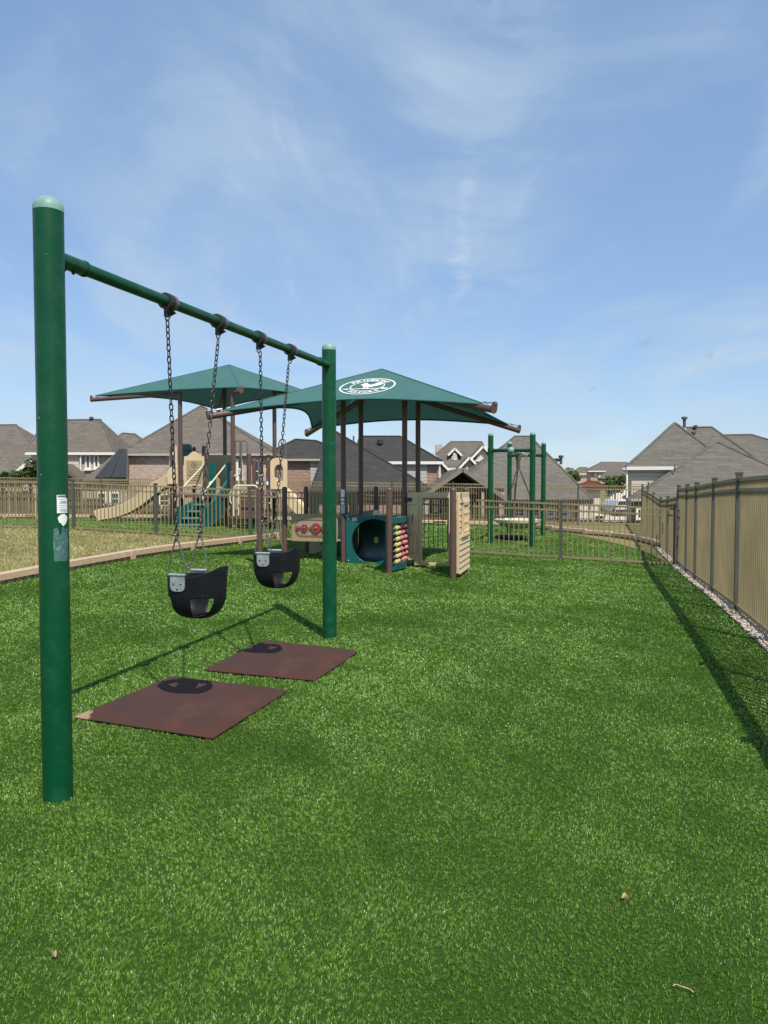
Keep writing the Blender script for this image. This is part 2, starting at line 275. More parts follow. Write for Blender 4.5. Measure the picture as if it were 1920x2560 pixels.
# ------------------------------------------------------------------ mesh helpers
class MB:
    def __init__(s): s.v = []; s.f = []
    def add(s, vs, fs):
        o = len(s.v); s.v += [tuple(x) for x in vs]; s.f += [tuple(i+o for i in f) for f in fs]; return s
    def box(s, c, d, rz=0.0, M=None):
        x, y, z = d[0]/2, d[1]/2, d[2]/2; c = Vector(c); m = Matrix.Rotation(rz, 3, 'Z') if M is None else M
        vs = [c + m @ Vector(p) for p in ((-x,-y,-z),(x,-y,-z),(x,y,-z),(-x,y,-z),(-x,-y,z),(x,-y,z),(x,y,z),(-x,y,z))]
        return s.add(vs, [(3,2,1,0),(4,5,6,7),(0,1,5,4),(1,2,6,5),(2,3,7,6),(3,0,4,7)])
    def bar(s, a, b, w, h, up=(0,0,1)):
        a = Vector(a); b = Vector(b); d = (b-a).normalized(); up = Vector(up); sd = d.cross(up)
        if sd.length < 1e-4: sd = d.cross(Vector((0,1,0)))
        sd.normalize(); up = sd.cross(d).normalized()
        vs = [p + sd*i*w/2 + up*j*h/2 for p in (a, b) for i, j in ((-1,-1),(1,-1),(1,1),(-1,1))]
        return s.add(vs, [(0,1,2,3),(7,6,5,4),(0,4,5,1),(1,5,6,2),(2,6,7,3),(3,7,4,0)])
    def tube(s, path, r, n=10, closed=False, cap=True):
        pts = [Vector(p) for p in path]; m = len(pts); rs = r if isinstance(r, (list, tuple)) else [r]*m
        vs = []; prev = None
        for i in range(m):
            if closed: t = pts[(i+1) % m] - pts[i-1]
            else: t = pts[min(i+1, m-1)] - pts[max(i-1, 0)]
            t.normalize()
            if prev is None:
                nrm = t.cross(Vector((0,0,1)));
                if nrm.length < 0.05: nrm = t.cross(Vector((0,1,0)))
            else: nrm = prev - t*prev.dot(t)
            nrm.normalize(); prev = nrm; bn = t.cross(nrm)
            for k in range(n):
                a = 2*math.pi*k/n; vs.append(pts[i] + (nrm*math.cos(a) + bn*math.sin(a))*rs[i])
        fs = []
        for i in range(m if closed else m-1):
            j = (i+1) % m
            for k in range(n): fs.append((i*n+k, j*n+k, j*n+(k+1) % n, i*n+(k+1) % n))
        if cap and not closed:
            fs.append(tuple(range(n))); fs.append(tuple(reversed(range((m-1)*n, m*n))))
        return s.add(vs, [tuple(reversed(f)) for f in fs])
    def cyl(s, a, b, r, n=16): return s.tube([a, b], r, n)
    def lathe(s, prof, n=24, c=(0,0,0), closed_bottom=True):
        vs = []; c = Vector(c)
        for r, z in prof:
            for k in range(n):
                a = 2*math.pi*k/n; vs.append(c + Vector((r*math.cos(a), r*math.sin(a), z)))
        fs = []
        for i in range(len(prof)-1):
            for k in range(n): fs.append((i*n+k, i*n+(k+1) % n, (i+1)*n+(k+1) % n, (i+1)*n+k))
        fs.append(tuple(range((len(prof)-1)*n, len(prof)*n)))
        if closed_bottom: fs.append(tuple(reversed(range(n))))
        return s.add(vs, fs)
    def prism(s, poly, O, ex, ey, ez, t):
        """flat polygon (list of 2D) in the plane O,ex,ey, thickness t along ez"""
        O = Vector(O); ex = Vector(ex); ey = Vector(ey); ez = Vector(ez); n = len(poly)
        vs = [O + ex*x + ey*y for x, y in poly] + [O + ex*x + ey*y + ez*t for x, y in poly]
        fs = [tuple(reversed(range(n))), tuple(range(n, 2*n))] + [(i, (i+1) % n, n+(i+1) % n, n+i) for i in range(n)]
        return s.add(vs, fs)
    def frame(s, outer, inner, O, ex, ey, ez, t):
        """ring between two polygons with the same number of points"""
        O = Vector(O); ex = Vector(ex); ey = Vector(ey); ez = Vector(ez); n = len(outer)
        pt = lambda q, z: O + ex*q[0] + ey*q[1] + ez*z
        vs = [pt(q, 0) for q in outer] + [pt(q, 0) for q in inner] + [pt(q, t) for q in outer] + [pt(q, t) for q in inner]
        fs = []
        for i in range(n):
            j = (i+1) % n
            fs += [(i, n+i, n+j, j), (2*n+i, 2*n+j, 3*n+j, 3*n+i), (i, j, 2*n+j, 2*n+i), (n+j, n+i, 3*n+i, 3*n+j)]
        return s.add(vs, fs)
    def ball(s, c, r, n=12, m=8, sz=1.0):
        prof = [(max(1e-4, r*math.sin(math.pi*i/m)), -r*sz*math.cos(math.pi*i/m)) for i in range(m+1)]
        return s.lathe(prof, n, c)
    def build(s, name, mat, parent=None, smooth=35, bevel=0.0, origin=None):
        me = bpy.data.meshes.new(name)
        vs = s.v if origin is None else [(x-origin[0], y-origin[1], z-origin[2]) for x, y, z in s.v]
        me.from_pydata(vs, [], s.f); me.update()
        bm = bmesh.new(); bm.from_mesh(me); bmesh.ops.recalc_face_normals(bm, faces=bm.faces); bm.to_mesh(me); bm.free()
        if smooth:
            me.polygons.foreach_set('use_smooth', [True]*len(me.polygons)); me.set_sharp_from_angle(angle=R(smooth))
        me.materials.append(MT[mat] if isinstance(mat, str) else mat)
        o = bpy.data.objects.new(name, me); COL.objects.link(o)
        if parent is not None: o.parent = parent
        if bevel:
            b = o.modifiers.new('bevel', 'BEVEL'); b.width = bevel; b.segments = 2; b.limit_method = 'ANGLE'; b.angle_limit = R(40)
        if origin is not None and parent is None: o.location = origin
        return o
def tag(o, label=None, cat=None, group=None, kind=None):
    if label: o['label'] = label
    if cat: o['category'] = cat
    if group: o['group'] = group
    if kind: o['kind'] = kind
    return o
def thing(name, label, cat, loc=(0,0,0), rotz=0.0, group=None):
    o = bpy.data.objects.new(name, None); COL.objects.link(o); o.empty_display_size = 0.2
    o.location = loc; o.rotation_euler = (0, 0, rotz); return tag(o, label, cat, group)
def dup(root, loc, rotz, label=None):
    r = root.copy(); COL.objects.link(r); r.location = loc; r.rotation_euler = (0, 0, rotz)
    if label: r['label'] = label
    for ch in list(root.children):
        c = ch.copy(); COL.objects.link(c); c.parent = r
        for gch in list(ch.children):
            d = gch.copy(); COL.objects.link(d); d.parent = c
    return r
def circ(r, n, a0=0, a1=2*math.pi, c=(0,0), ry=None):
    ry = r if ry is None else ry
    full = abs(a1-a0-2*math.pi) < 1e-6
    return [(c[0]+r*math.cos(a0+(a1-a0)*i/(n if full else n-1)), c[1]+ry*math.sin(a0+(a1-a0)*i/(n if full else n-1))) for i in range(n)]
def rrect(w, h, r, n=5, c=(0,0)):
    o = []
    for sx, sy, a in ((1,-1,-90),(1,1,0),(-1,1,90),(-1,-1,180)):
        for i in range(n):
            t = R(a + 90*i/(n-1)); o.append((c[0]+sx*(w/2-r)+r*math.cos(t), c[1]+sy*(h/2-r)+r*math.sin(t)))
    return o
def text_mesh(ch, size):
    cu = bpy.data.curves.new('t', 'FONT'); cu.body = ch; cu.size = size; cu.align_x = 'CENTER'; cu.align_y = 'CENTER'; cu.offset = size*0.022
    ob = bpy.data.objects.new('t', cu); COL.objects.link(ob)
    dg = bpy.context.evaluated_depsgraph_get(); me = bpy.data.meshes.new_from_object(ob.evaluated_get(dg))
    vs = [tuple(v.co) for v in me.vertices]; fs = [tuple(p.vertices) for p in me.polygons]
    bpy.data.objects.remove(ob); bpy.data.curves.remove(cu); bpy.data.meshes.remove(me)
    return vs, fs

# ------------------------------------------------------------------ lines of the yard
FENCE_R, FENCE_L = Vector((5.54, 14.44)), Vector((-13.6, 19.37))         # the low cross fence
def low_y(x): return FENCE_R.y - 0.2577*(x-FENCE_R.x)
RDIR = Vector((0.272, 0.962))
def right_x(y): return 3.52 + 0.283*(y-6.98)                             # the right boundary fence
TB0, TB1 = G(0, 1462), G(700, 1347)                                       # foot of the border timbers
tdir = (TB1-TB0).to_2d().normalized()
def timber_x(y): return TB0.x + (y-TB0.y)*tdir.x/tdir.y
BACK_R, BACK_L = Vector((4.4, 25.6)), Vector((-16.0, 27.6))
def back_y(x): return BACK_R.y + (x-BACK_R.x)*(BACK_L.y-BACK_R.y)/(BACK_L.x-BACK_R.x)

# ------------------------------------------------------------------ terrain
def grid_obj(name, X, Y, Z, mat, kind='structure', smooth=True):
    n, m = X.shape; vs = np.stack([X, Y, Z], -1).reshape(-1, 3)
    idx = np.arange(n*m).reshape(n, m)
    f = np.stack([idx[:-1,:-1], idx[:-1,1:], idx[1:,1:], idx[1:,:-1]], -1).reshape(-1, 4)
    me = bpy.data.meshes.new(name); me.from_pydata(vs.tolist(), [], f.tolist()); me.update()
    me.polygons.foreach_set('use_smooth', [smooth]*len(me.polygons)); me.materials.append(MT[mat])
    o = bpy.data.objects.new(name, me); COL.objects.link(o)
    if kind: o['kind'] = kind
    return o
ys = np.concatenate([np.arange(-25, 0, 2.5), np.arange(0, 36, 0.4), np.arange(36, 110, 2), np.array([120, 150, 200, 300, 450, 700, 1200, 2200])])
xs = np.concatenate([-np.array([2200, 1000, 500, 250, 130, 80, 55]), np.arange(-40, -16, 2), np.arange(-16, 12, 0.4), np.arange(12, 44, 2), np.array([55, 80, 130, 250, 500, 1000, 2200])])
X, Y = np.meshgrid(xs, ys)
grid_obj('ground', X, Y, gnd(X, Y) - 0.012, 'ground')
# artificial turf, near yard: from the border timbers to the right fence
tt = np.arange(-3, 18.61, 0.3); ss = np.linspace(0, 1, 60)
S_, T_ = np.meshgrid(ss, tt)
Lx = np.where(T_ < TB0.y, timber_x(TB0.y) - (TB0.y-T_)*0.35, timber_x(T_)); Rx = right_x(T_) - 0.125
Xt = Lx + (Rx-Lx)*S_; Yt = np.minimum(T_, low_y(Xt))
grid_obj('turf', Xt, Yt, gnd(Xt, Yt), 'turf')
ss = np.linspace(0, 1, 70); tt = np.linspace(0, 1, 40); S_, T_ = np.meshgrid(ss, tt)
fx = -14 + (5.5+14)*S_; fy = low_y(fx) + 0.004; bx = -15 + (4.4+15)*S_; by = back_y(bx)
Xr = fx + (bx-fx)*T_ + 1.15*np.sin(np.pi*T_)*S_**5; Yr = fy + (by-fy)*T_
grid_obj('turf', Xr, Yr, gnd(Xr, Yr) + 0.001, 'turf')

def blades(name, x, y, h, w, lean, mat, label, cat, zoff=0.0):
    n = len(x); z = gnd(x, y) + zoff
    a = rng.uniform(0, 2*np.pi, n); tx, ty = np.cos(a), np.sin(a)
    la = rng.uniform(0, 2*np.pi, n); lm = lean*rng.uniform(0.3, 1.0, n)
    fr = np.random.default_rng(3); fld = np.zeros(n); fld2 = np.zeros(n)                      # brushed direction of the pile
    for q in range(26):
        kk = 2*np.pi/(0.22*1.13**q); an_ = fr.uniform(0, 6.28); am = 0.5 + 0.5*q/26
        fld += am*np.sin(kk*(x*np.cos(an_)+y*np.sin(an_))+fr.uniform(0, 6.28)); fld2 += am*np.sin(kk*(x*np.sin(an_*1.7)+y*np.cos(an_*1.7))+fr.uniform(0, 6.28))
    fld *= 0.26; fld2 *= 0.26
    lx = np.cos(la)*lm + 0.28*lean*fld; ly = np.sin(la)*lm - 0.10*lean + 0.30*lean*fld2
    hh = h*rng.uniform(0.65, 1.15, n)
    V = np.zeros((n, 5, 3))
    V[:,0] = np.stack([x-tx*w/2, y-ty*w/2, z], -1); V[:,1] = np.stack([x+tx*w/2, y+ty*w/2, z], -1)
    mx, my, mz = x+lx*hh*0.35, y+ly*hh*0.35, z+hh*0.62
    V[:,2] = np.stack([mx+tx*w*0.45, my+ty*w*0.45, mz], -1); V[:,3] = np.stack([mx-tx*w*0.45, my-ty*w*0.45, mz], -1)
    V[:,4] = np.stack([x+lx*hh*1.1, y+ly*hh*1.1, z+hh*0.95], -1)
    base = (np.arange(n)*5)[:,None]
    loops = (base + np.array([0,1,2,3,3,2,4])[None]).reshape(-1)
    me = bpy.data.meshes.new(name); me.vertices.add(n*5); me.vertices.foreach_set('co', V.reshape(-1))
    me.loops.add(n*7); me.loops.foreach_set('vertex_index', loops.astype(np.int32))
    me.polygons.add(n*2)
    st = (np.arange(n)[:,None]*7 + np.array([0,4])[None]).reshape(-1)
    me.polygons.foreach_set('loop_start', st.astype(np.int32))
    me.polygons.foreach_set('loop_total', np.tile([4,3], n).astype(np.int32))
    at = me.attributes.new('tint', 'FLOAT', 'FACE'); at.data.foreach_set('value', np.repeat(rng.uniform(0,1,n), 2).astype(np.float32))
    me.update(); me.validate(); me.materials.append(MT[mat])
    o = bpy.data.objects.new(name, me); COL.objects.link(o); return tag(o, label, cat, kind='stuff')
DENS = 62000
yy = np.linspace(1.2, 27, 640); dens = DENS*np.minimum(1, (2.8/yy)**1.9); wid = 1.2*yy + 2.0
cum = np.cumsum(dens*wid*(yy[1]-yy[0])); NB = int(cum[-1]); PER = 7                      # stitched tufts of seven fibres
uy = np.interp(rng.uniform(0, cum[-1], NB//PER), cum, yy) + rng.uniform(-0.02, 0.02, NB//PER); ux = rng.uniform(-0.5, 0.5, NB//PER)*(1.2*uy+2.0)
rad = np.repeat(0.26/np.sqrt(DENS*np.minimum(1, (2.8/uy)**1.9)/PER), PER); ux = np.repeat(ux, PER); uy = np.repeat(uy, PER)
ux = ux + rng.normal(0, 1, len(ux))*rad; uy = uy + rng.normal(0, 1, len(uy))*rad
lx_ = np.where(uy < TB0.y, timber_x(TB0.y) - (TB0.y-uy)*0.35, timber_x(uy)) + 0.02
near_ = (ux > lx_) & (ux < right_x(uy)-0.135) & (uy < low_y(ux)-0.02); tb_ = np.clip((uy-low_y(ux))/(back_y(ux)-low_y(ux)), 0, 1)
far_ = (uy > low_y(ux)+0.02) & (uy < back_y(ux)-0.08) & (ux < 5.4-1.1*tb_+1.1*np.sin(np.pi*tb_)) & (ux > -14.5); ok = near_ | far_; ux, uy = ux[ok], uy[ok]
blades('turf_grass', ux, uy, 0.0100*np.maximum(1, (uy/2.6)**0.38), 0.00155*np.maximum(1, (uy/2.6)**0.88), 0.85, 'blade', 'short bright green artificial grass blades across the playground floor', 'grass')
n = 90000; dy = rng.uniform(8.0, 19.2, n); dx = rng.uniform(-11, 0, n)
ok = (dx < timber_x(dy)-0.16) & (dy < low_y(dx)-0.03); dx, dy = dx[ok], dy[ok]
blades('dry_grass', dx, dy, 0.055, 0.007, 1.6, 'straw', 'straw coloured dry grass field left of the border timbers', 'grass', -0.014)

# concrete strip along the right fence
def strip_pts(off): return [Vector((right_x(y)+off, y, gz(right_x(y)+off, y))) for y in np.arange(-2, 21.01, 0.5)]
a, b = strip_pts(-0.135), strip_pts(0.08)
mb = MB()
for i in range(len(a)-1):
    mb.add([a[i]+Vector((0,0,.016)), b[i]+Vector((0,0,.016)), b[i+1]+Vector((0,0,.016)), a[i+1]+Vector((0,0,.016)), a[i]-Vector((0,0,.1)), a[i+1]-Vector((0,0,.1))], [(0,1,2,3),(0,3,5,4)])
tag(mb.build('gravel_strip', 'dirt'), kind='structure')
mb = MB(); rs = random.Random(5)
for i in range(3900):
    y = 4.5 + 14.5*rs.random()**1.3; x = right_x(y) + rs.uniform(-0.13, 0.07); z = gz(x, y)+0.016; r = rs.uniform(0.012, 0.030); q = [rs.uniform(.6, 1.3) for _ in range(6)]; a_ = rs.uniform(0, 6.28); c_, s_ = math.cos(a_)*r, math.sin(a_)*r
    mb.add([(x+c_*q[0], y+s_*q[0], z+.004), (x-s_*q[1], y+c_*q[1], z+.004), (x-c_*q[2], y-s_*q[2], z+.004), (x+s_*q[3], y-c_*q[3], z+.004), (x, y, z+r*0.8*q[4]), (x, y, z-r*.3)], [(0,1,4),(1,2,4),(2,3,4),(3,0,4),(1,0,5),(2,1,5),(3,2,5),(0,3,5)])
tag(mb.build('gravel', 'stone', None, smooth=0), 'narrow band of pale gravel along the foot of the right fence', 'gravel', kind='stuff')

# ------------------------------------------------------------------ big green swing frame
def dome_post(r, h, n=32, cap_h=None):
    """profile pieces: shaft below, domed cap above"""
    ch = r*0.95; body = [(r, 0), (r, h-ch*1.12)]
    cap = [(r*1.012, h-ch*1.12), (r*1.012, h-ch*0.9)] + [(max(1e-4, r*1.012*math.cos(R(a))), h-ch*0.9+ch*0.9*math.sin(R(a))) for a in range(10, 91, 10)]
    return body, cap
NEAR = G(146, 2008) + Vector((-0.027, 0.060, 0)); FAR = G(822, 1597) + Vector((0.004, 0.062, 0))
sw = thing('swing_frame', 'tall green single beam swing frame with two domed posts in the foreground', 'swing frame', (NEAR.x, NEAR.y, 0))
def L_(p): return Vector(p) - Vector(sw.location)
for p, h in ((NEAR, 2.655), (FAR, 2.665)):
    body, cap = dome_post(0.0635, h)
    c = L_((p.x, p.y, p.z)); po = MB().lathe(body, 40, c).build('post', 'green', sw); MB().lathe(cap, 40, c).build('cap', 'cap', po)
B0 = Vector((NEAR.x, NEAR.y, 2.402)); B1 = Vector((FAR.x, FAR.y, 2.468)); bd = (B1-B0).normalized()
MB().cyl(L_(B0), L_(B1), 0.030, 28).build('beam', 'green', sw)
for p, s_ in ((B0, 1), (B1, -1)):
    mb = MB().tube([L_(p), L_(p+bd*s_*0.235), L_(p+bd*s_*0.245)], [0.0345, 0.0345, 0.031], 28)
    mb.tube([L_(p+bd*s_*0.228), L_(p+bd*s_*0.240)], [0.0375, 0.0375], 28).build('sleeve', 'green', sw)
    for k in (0.10, 0.16): MB().ball(L_(p+bd*s_*k-Vector((0,0,0.037))), 0.009, 10, 6).build('bolt', 'bearing', sw)
def beam_at(u):
    d = ray(u, 1000); e = B1-B0; t = (B0.x*d.y - B0.y*d.x)/(e.y*d.x - e.x*d.y); return B0 + e*t
HANG = [beam_at(u) for u in (425, 550, 650, 727.5)]
for hpt in HANG:
    c = L_(hpt)
    hb = MB().tube([c-bd*0.045, c-bd*0.044, c+bd*0.006, c+bd*0.007], [0.038, 0.045, 0.045, 0.041], 28)
    hb.box(c+Vector((0,0,-0.062))-bd*0.018, (0.026, 0.030, 0.046), math.atan2(bd.y, bd.x)-math.pi/2)
    hb.tube([c-bd*0.018+Vector((0.02,0,-0.045)), c-bd*0.018+Vector((0.0,0,-0.078))], [0.036, 0.014], 14)
    h_ = hb.build('hanger', 'bearing', sw)
    MB().tube([c+bd*0.008, c+bd*0.009, c+bd*0.040, c+bd*0.045], [0.038, 0.0435, 0.0435, 0.038], 28).build('bushing', 'bush', h_)
    q = c - bd*0.018 + Vector((0,0,-0.090)); ex = Vector((bd.y, -bd.x, 0))
    MB().tube([q+ex*0.012*math.cos(R(a))+Vector((0,0,0.017*math.sin(R(a)))) for a in range(0, 360, 30)], 0.0045, 8, closed=True).cyl(q-ex*0.02+Vector((0,0,.012)), q+ex*0.02+Vector((0,0,.012)), 0.005, 8).build('shackle', 'rod', h_)
# decals wrapped round the near post
va = math.atan2(0-NEAR.y, 0-NEAR.x)                                       # towards the viewer's side of the post
def wrap(name, mat, a0, a1, v0, v1, r, outline=None, parent=None):
    z0, z1 = P(150, v0, NEAR.y-0.05).z, P(150, v1, NEAR.y-0.05).z; mb = MB(); n = 14; c = L_((NEAR.x, NEAR.y, 0))
    def pt(s, t): a = va + R(a0+(a1-a0)*s); return c + Vector((r*math.cos(a), r*math.sin(a), z0+(z1-z0)*t))
    if outline is None:
        for i in range(n):
            mb.add([pt(i/n, 0), pt((i+1)/n, 0), pt((i+1)/n, 1), pt(i/n, 1)], [(0,1,2,3)])
    else:
        m = len(outline); ctr = (sum(o[0] for o in outline)/m, sum(o[1] for o in outline)/m)
        K = 6; vs = [pt(ctr[0]+(p[0]-ctr[0])*j/K, ctr[1]+(p[1]-ctr[1])*j/K) for j in range(K+1) for p in outline]
        mb.add(vs, [(j*m+i, j*m+(i+1) % m, (j+1)*m+(i+1) % m, (j+1)*m+i) for j in range(K) for i in range(m)])
    return mb.build(name, mat, parent or sw)
post1 = [o for o in sw.children if o.name == 'post'][0]
st = wrap('sticker', 'white', 13, 61, 1283, 1246, 0.0645, parent=post1)
wrap('sticker', 'white', 13, 51, 1246, 1237.5, 0.0645, parent=post1)
for v0, v1, a0, a1 in ((1243.2, 1238.8, 17, 50), (1248.5, 1247.6, 20, 46), (1255.5, 1253.5, 26, 54), (1258.5, 1257, 22, 58), (1264.5, 1263.6, 20, 50), (1270, 1269.2, 24, 46), (1274.5, 1273.8, 20, 55), (1277.4, 1276.6, 22, 58), (1279.8, 1279.2, 26, 57)):
    wrap('sticker_print', 'print', a0, a1, v0, v1, 0.0649, parent=post1)
blob = [(0.5+0.5*math.cos(t)*(1+0.06*math.sin(5*t)), 0.58+0.42*math.sin(t)) for t in np.linspace(0, 6.1, 24)]
blob = [(x, y if y > 0.33 else (y-0.33)*(1.9 if 0.35 < x < 0.72 else 0.9)+0.33+0.04*math.sin(30*x)) for x, y in blob]
wrap('torn_sticker', 'white', 16, 60, 1315, 1285.5, 0.0645, blob, post1)
edge = [(0.03, 0.04)] + [(x, 0.02+0.018*math.sin(x*37)) for x in np.linspace(0.06, 0.95, 13)] + [(0.98, 0.2), (0.97, 0.97), (0.6, 1.0), (0.2, 0.99), (0.02, 0.93), (0.0, 0.5)]
wrap('faded_patch', 'patch', -2, 62, 1405, 1318, 0.0642, edge, post1)

# ------------------------------------------------------------------ bucket swings
def seat_mesh():
    nt_, na = 34, 128; mb = MB(); keep = {}
    def pt(i, k):
        t = i/nt_; th = 2*math.pi*k/na; cx, sy = math.cos(th), math.sin(th)
        e = 0.72; X = math.copysign(abs(cx)**e, cx); Yv = math.copysign(abs(sy)**e, sy)
        back = max(0, cx)**1.3
        if t < 0.42:
            s = t/0.42; top = 0.255 + 0.060*back; z = top + (0.142-top)*s; sc = 1.0 - 0.03*s + 0.03*back*(1-s)
        else:
            s = min(1.0, (t-0.42)/0.58); z = 0.142*(1-math.sin(s*math.pi/2)**1.15); sc = 0.97*max(0.0, math.cos(s*math.pi/2))**0.62
            sc = max(sc, 0.002)
        return (0.172*X*sc + 0.004, 0.122*Yv*sc, z)
    for i in range(nt_+1):
        for k in range(na): mb.v.append(pt(i, k))
    for i in range(nt_):
        t = (i+0.5)/nt_
        for k in range(na):
            X, Y_, z_ = [sum(mb.v[(i+a)*na+(k+b) % na][c] for a in (0,1) for b in (0,1))/4 for c in range(3)]
            strap = (-0.118 < X < 0.018) or (abs(Y_) < (0.036 if X < 0 else 0.072))
            if 0.46 < t and not strap and z_ > 0.004: continue
            mb.f.append((i*na+k, i*na+(k+1) % na, (i+1)*na+(k+1) % na, (i+1)*na+k))
    return mb
def chain_mesh(mb, a, b, pitch=0.033, wire=0.0036, w=0.0105):
    a = Vector(a); b = Vector(b); n = int(round((b-a).length/pitch)); d = (b-a)/n; dn = d.normalized()
    s1 = dn.cross(Vector((0,1,0))).normalized(); s2 = dn.cross(s1).normalized(); tw = 0.0
    for i in range(n):
        c = a + d*(i+0.5); tw += random.uniform(-0.12, 0.15)
        ang = tw + (math.pi/2 if i % 2 else 0) + 0.35; sd = s1*math.cos(ang) + s2*math.sin(ang)
        hl = d.length/2 + wire*1.15; path = []
        for q in range(12):
            t = 2*math.pi*q/12; l = math.cos(t); path.append(c + sd*w*math.sin(t)*0.95 + dn*(math.copysign(max(0, abs(l))**0.6, l)*hl))
        mb.tube(path, wire, 6, closed=True)
    return mb
YH = (HANG[1]-HANG[0]).length/2
def make_bucket(z0):
    root = thing('bucket_swing', 'nearer black rubber bucket swing hanging closest to the tall near post', 'swing', (0,0,0), 0, 'bucket swings on the green frame')
    st_ = seat_mesh().build('seat', 'rubber', root, smooth=60)
    m = st_.modifiers.new('thick', 'SOLIDIFY'); m.thickness = 0.009; m.offset = 0
    m = st_.modifiers.new('sub', 'SUBSURF'); m.levels = 1; m.render_levels = 1
    zt = HANG[0].z - 0.105 - z0
    for s in (-1, 1):
        yb = s*0.128
        pl = [(-0.048, 0.0), (0.048, 0.0)] + [(0.048-0.030+0.030*math.cos(t), -0.062+0.030*math.sin(t)) for t in np.linspace(0, -math.pi/2, 5)] + [(-0.048+0.030-0.030*math.sin(t), -0.062-0.030*math.cos(t)) for t in np.linspace(0, math.pi/2, 5)]
        pp = MB().prism([(x-0.055, y+0.262) for x, y in pl], (0, yb-0.0025, 0), (1,0,0), (0,0,1), (0,1,0), 0.005).build('mounting_plate', 'steel', st_)
        for rx, rz in ((-0.079, 0.218), (-0.031, 0.218), (-0.055, 0.188)): MB().ball((rx, yb+s*0.0045, rz), 0.0065, 10, 6).build('rivet', 'rod', st_)
        MB().cyl((-0.108, yb, 0.268), (-0.002, yb, 0.268), 0.0085, 14).build('plate_hinge', 'steel', st_)
        ax, yb2 = -0.052, s*0.137
        loop = [(-0.115, yb, 0.268), (-0.118, yb, 0.285), (ax-0.012, yb2, 0.470), (ax-0.006, yb2, 0.484), (ax+0.006, yb2, 0.484), (ax+0.012, yb2, 0.470), (0.008, yb, 0.285), (0.005, yb, 0.268)]
        MB().tube(loop, 0.0050, 10, closed=True).build('wire_hanger', 'rod', root)
        mb = MB().cyl((ax, yb2-0.018, 0.505), (ax, yb2+0.018, 0.505), 0.006, 10)
        for sy in (-1, 1): mb.ball((ax, yb2+sy*0.017, 0.505), 0.009, 10, 6)
        mb.tube([(ax, yb2+0.013*math.cos(t), 0.492+0.020*math.sin(t)) for t in np.linspace(0, 2*math.pi, 12, endpoint=False)], 0.0045, 8, closed=True)
        mb.build('shackle', 'rod', root)
        chain_mesh(MB(), (ax, yb2, 0.505), (0, s*YH, zt)).build('chain', 'chain', root)
    return root
BROT = math.atan2(bd.y, bd.x) - math.pi/2
mid1 = (HANG[0]+HANG[1])/2 - bd*0.018; mid2 = (HANG[2]+HANG[3])/2 - bd*0.018
bk = make_bucket(0.600); bk.location = (mid1.x, mid1.y, 0.600); bk.rotation_euler = (0,0,BROT)
dup(bk, (mid2.x, mid2.y, 0.600+(mid2.z-mid1.z)), BROT+R(3), 'farther black rubber bucket swing hanging next to the far green post')

# ------------------------------------------------------------------ rubber mats
def make_mat(c4, label):
    c = sum(c4, Vector((0,0,0)))/4
    mb = MB(); n = 12; O = [Vector((p.x-c.x, p.y-c.y, 0)) for p in c4]
    ringo = []; ringi = []
    ins = [p*0.84 for p in O]
    vs = [(p.x, p.y, 0.010) for p in O] + [(p.x, p.y, 0.018) for p in O] + [(p.x, p.y, 0.050) for p in ins]
    fs = [(0,1,5,4),(1,2,6,5),(2,3,7,6),(3,0,4,7),(4,5,9,8),(5,6,10,9),(6,7,11,10),(7,4,8,11),(8,9,10,11),(3,2,1,0)]
    mb.add(vs, fs); o = mb.build('rubber_mat', 'mat', None, smooth=0, bevel=0.004); o.location = (c.x, c.y, 0)
    return tag(o, label, 'mat', 'rubber mats under the swings')
q4 = [G(185,1799), G(532,1853), G(720,1733), G(424,1699)]; qc = sum(q4, Vector((0,0,0)))/4; nm_ = make_mat(q4, 'nearer brown rubber wear mat with a chipped pale corner under the nearer swing'); nm_.data.materials[0] = mat_rubber((q4[0].x-qc.x, q4[0].y-qc.y))
make_mat([G(508,1680), G(787,1707), G(895,1634), G(652,1608)], 'farther brown rubber wear mat on the turf close to the far swing post')

# ------------------------------------------------------------------ tan border timbers
def make_timber():
    root = thing('border_timber', 'tan plastic border timber', 'border timber', (0,0,0), 0, 'border timbers')
    Ln = 1.22
    prof = [(-0.055, 0.060), (-0.055, 0.140), (-0.040, 0.154), (0.040, 0.154), (0.055, 0.140), (0.055, 0.060)]
    MB().prism(prof, (-Ln/2, 0, 0), (0,1,0), (0,0,1), (1,0,0), Ln-0.004).build('beam', 'border', root)
    mb = MB().box((0, 0.022, 0.033), (Ln-0.02, 0.03, 0.07))
    for i in range(11):
        x = -Ln/2+0.09+i*0.105
        mb.add([(x-.010,-.052,.067),(x+.010,-.052,.067),(x+.010,.008,.067),(x-.010,.008,.067),(x-.010,-.020,.0),(x+.010,-.020,.0),(x+.010,.008,.0),(x-.010,.008,.0)],
               [(0,1,2,3),(0,4,5,1),(1,5,6,2),(3,7,4,0),(4,7,6,5)])
    mb.build('rib', 'border', root)
    MB().box((Ln/2-0.045, -0.004, 0.075), (0.085, 0.118, 0.148)).build('stake_collar', 'border', root, bevel=0.008)
    return root
tim = make_timber(); first = [True]
def timber(x, y, ang, label, z=None):
    o = tim if first[0] else dup(tim, (0,0,0), 0); first[0] = False
    o.location = (x, y, (gz(x, y) if z is None else z)-0.012); o.rotation_euler = (0, 0, ang); o['label'] = label; return o
tlen = (TB1-TB0).to_2d().length; ta = math.atan2(tdir.y, tdir.x)
tl = [tlen - 0.873 - 1.748*i for i in range(5)]
names = ['at the low fence corner, last of the row', 'second of the row from the low fence', 'third of the row from the low fence', 'passing behind the near green post', 'just left of the near green post', 'beyond the left picture edge']
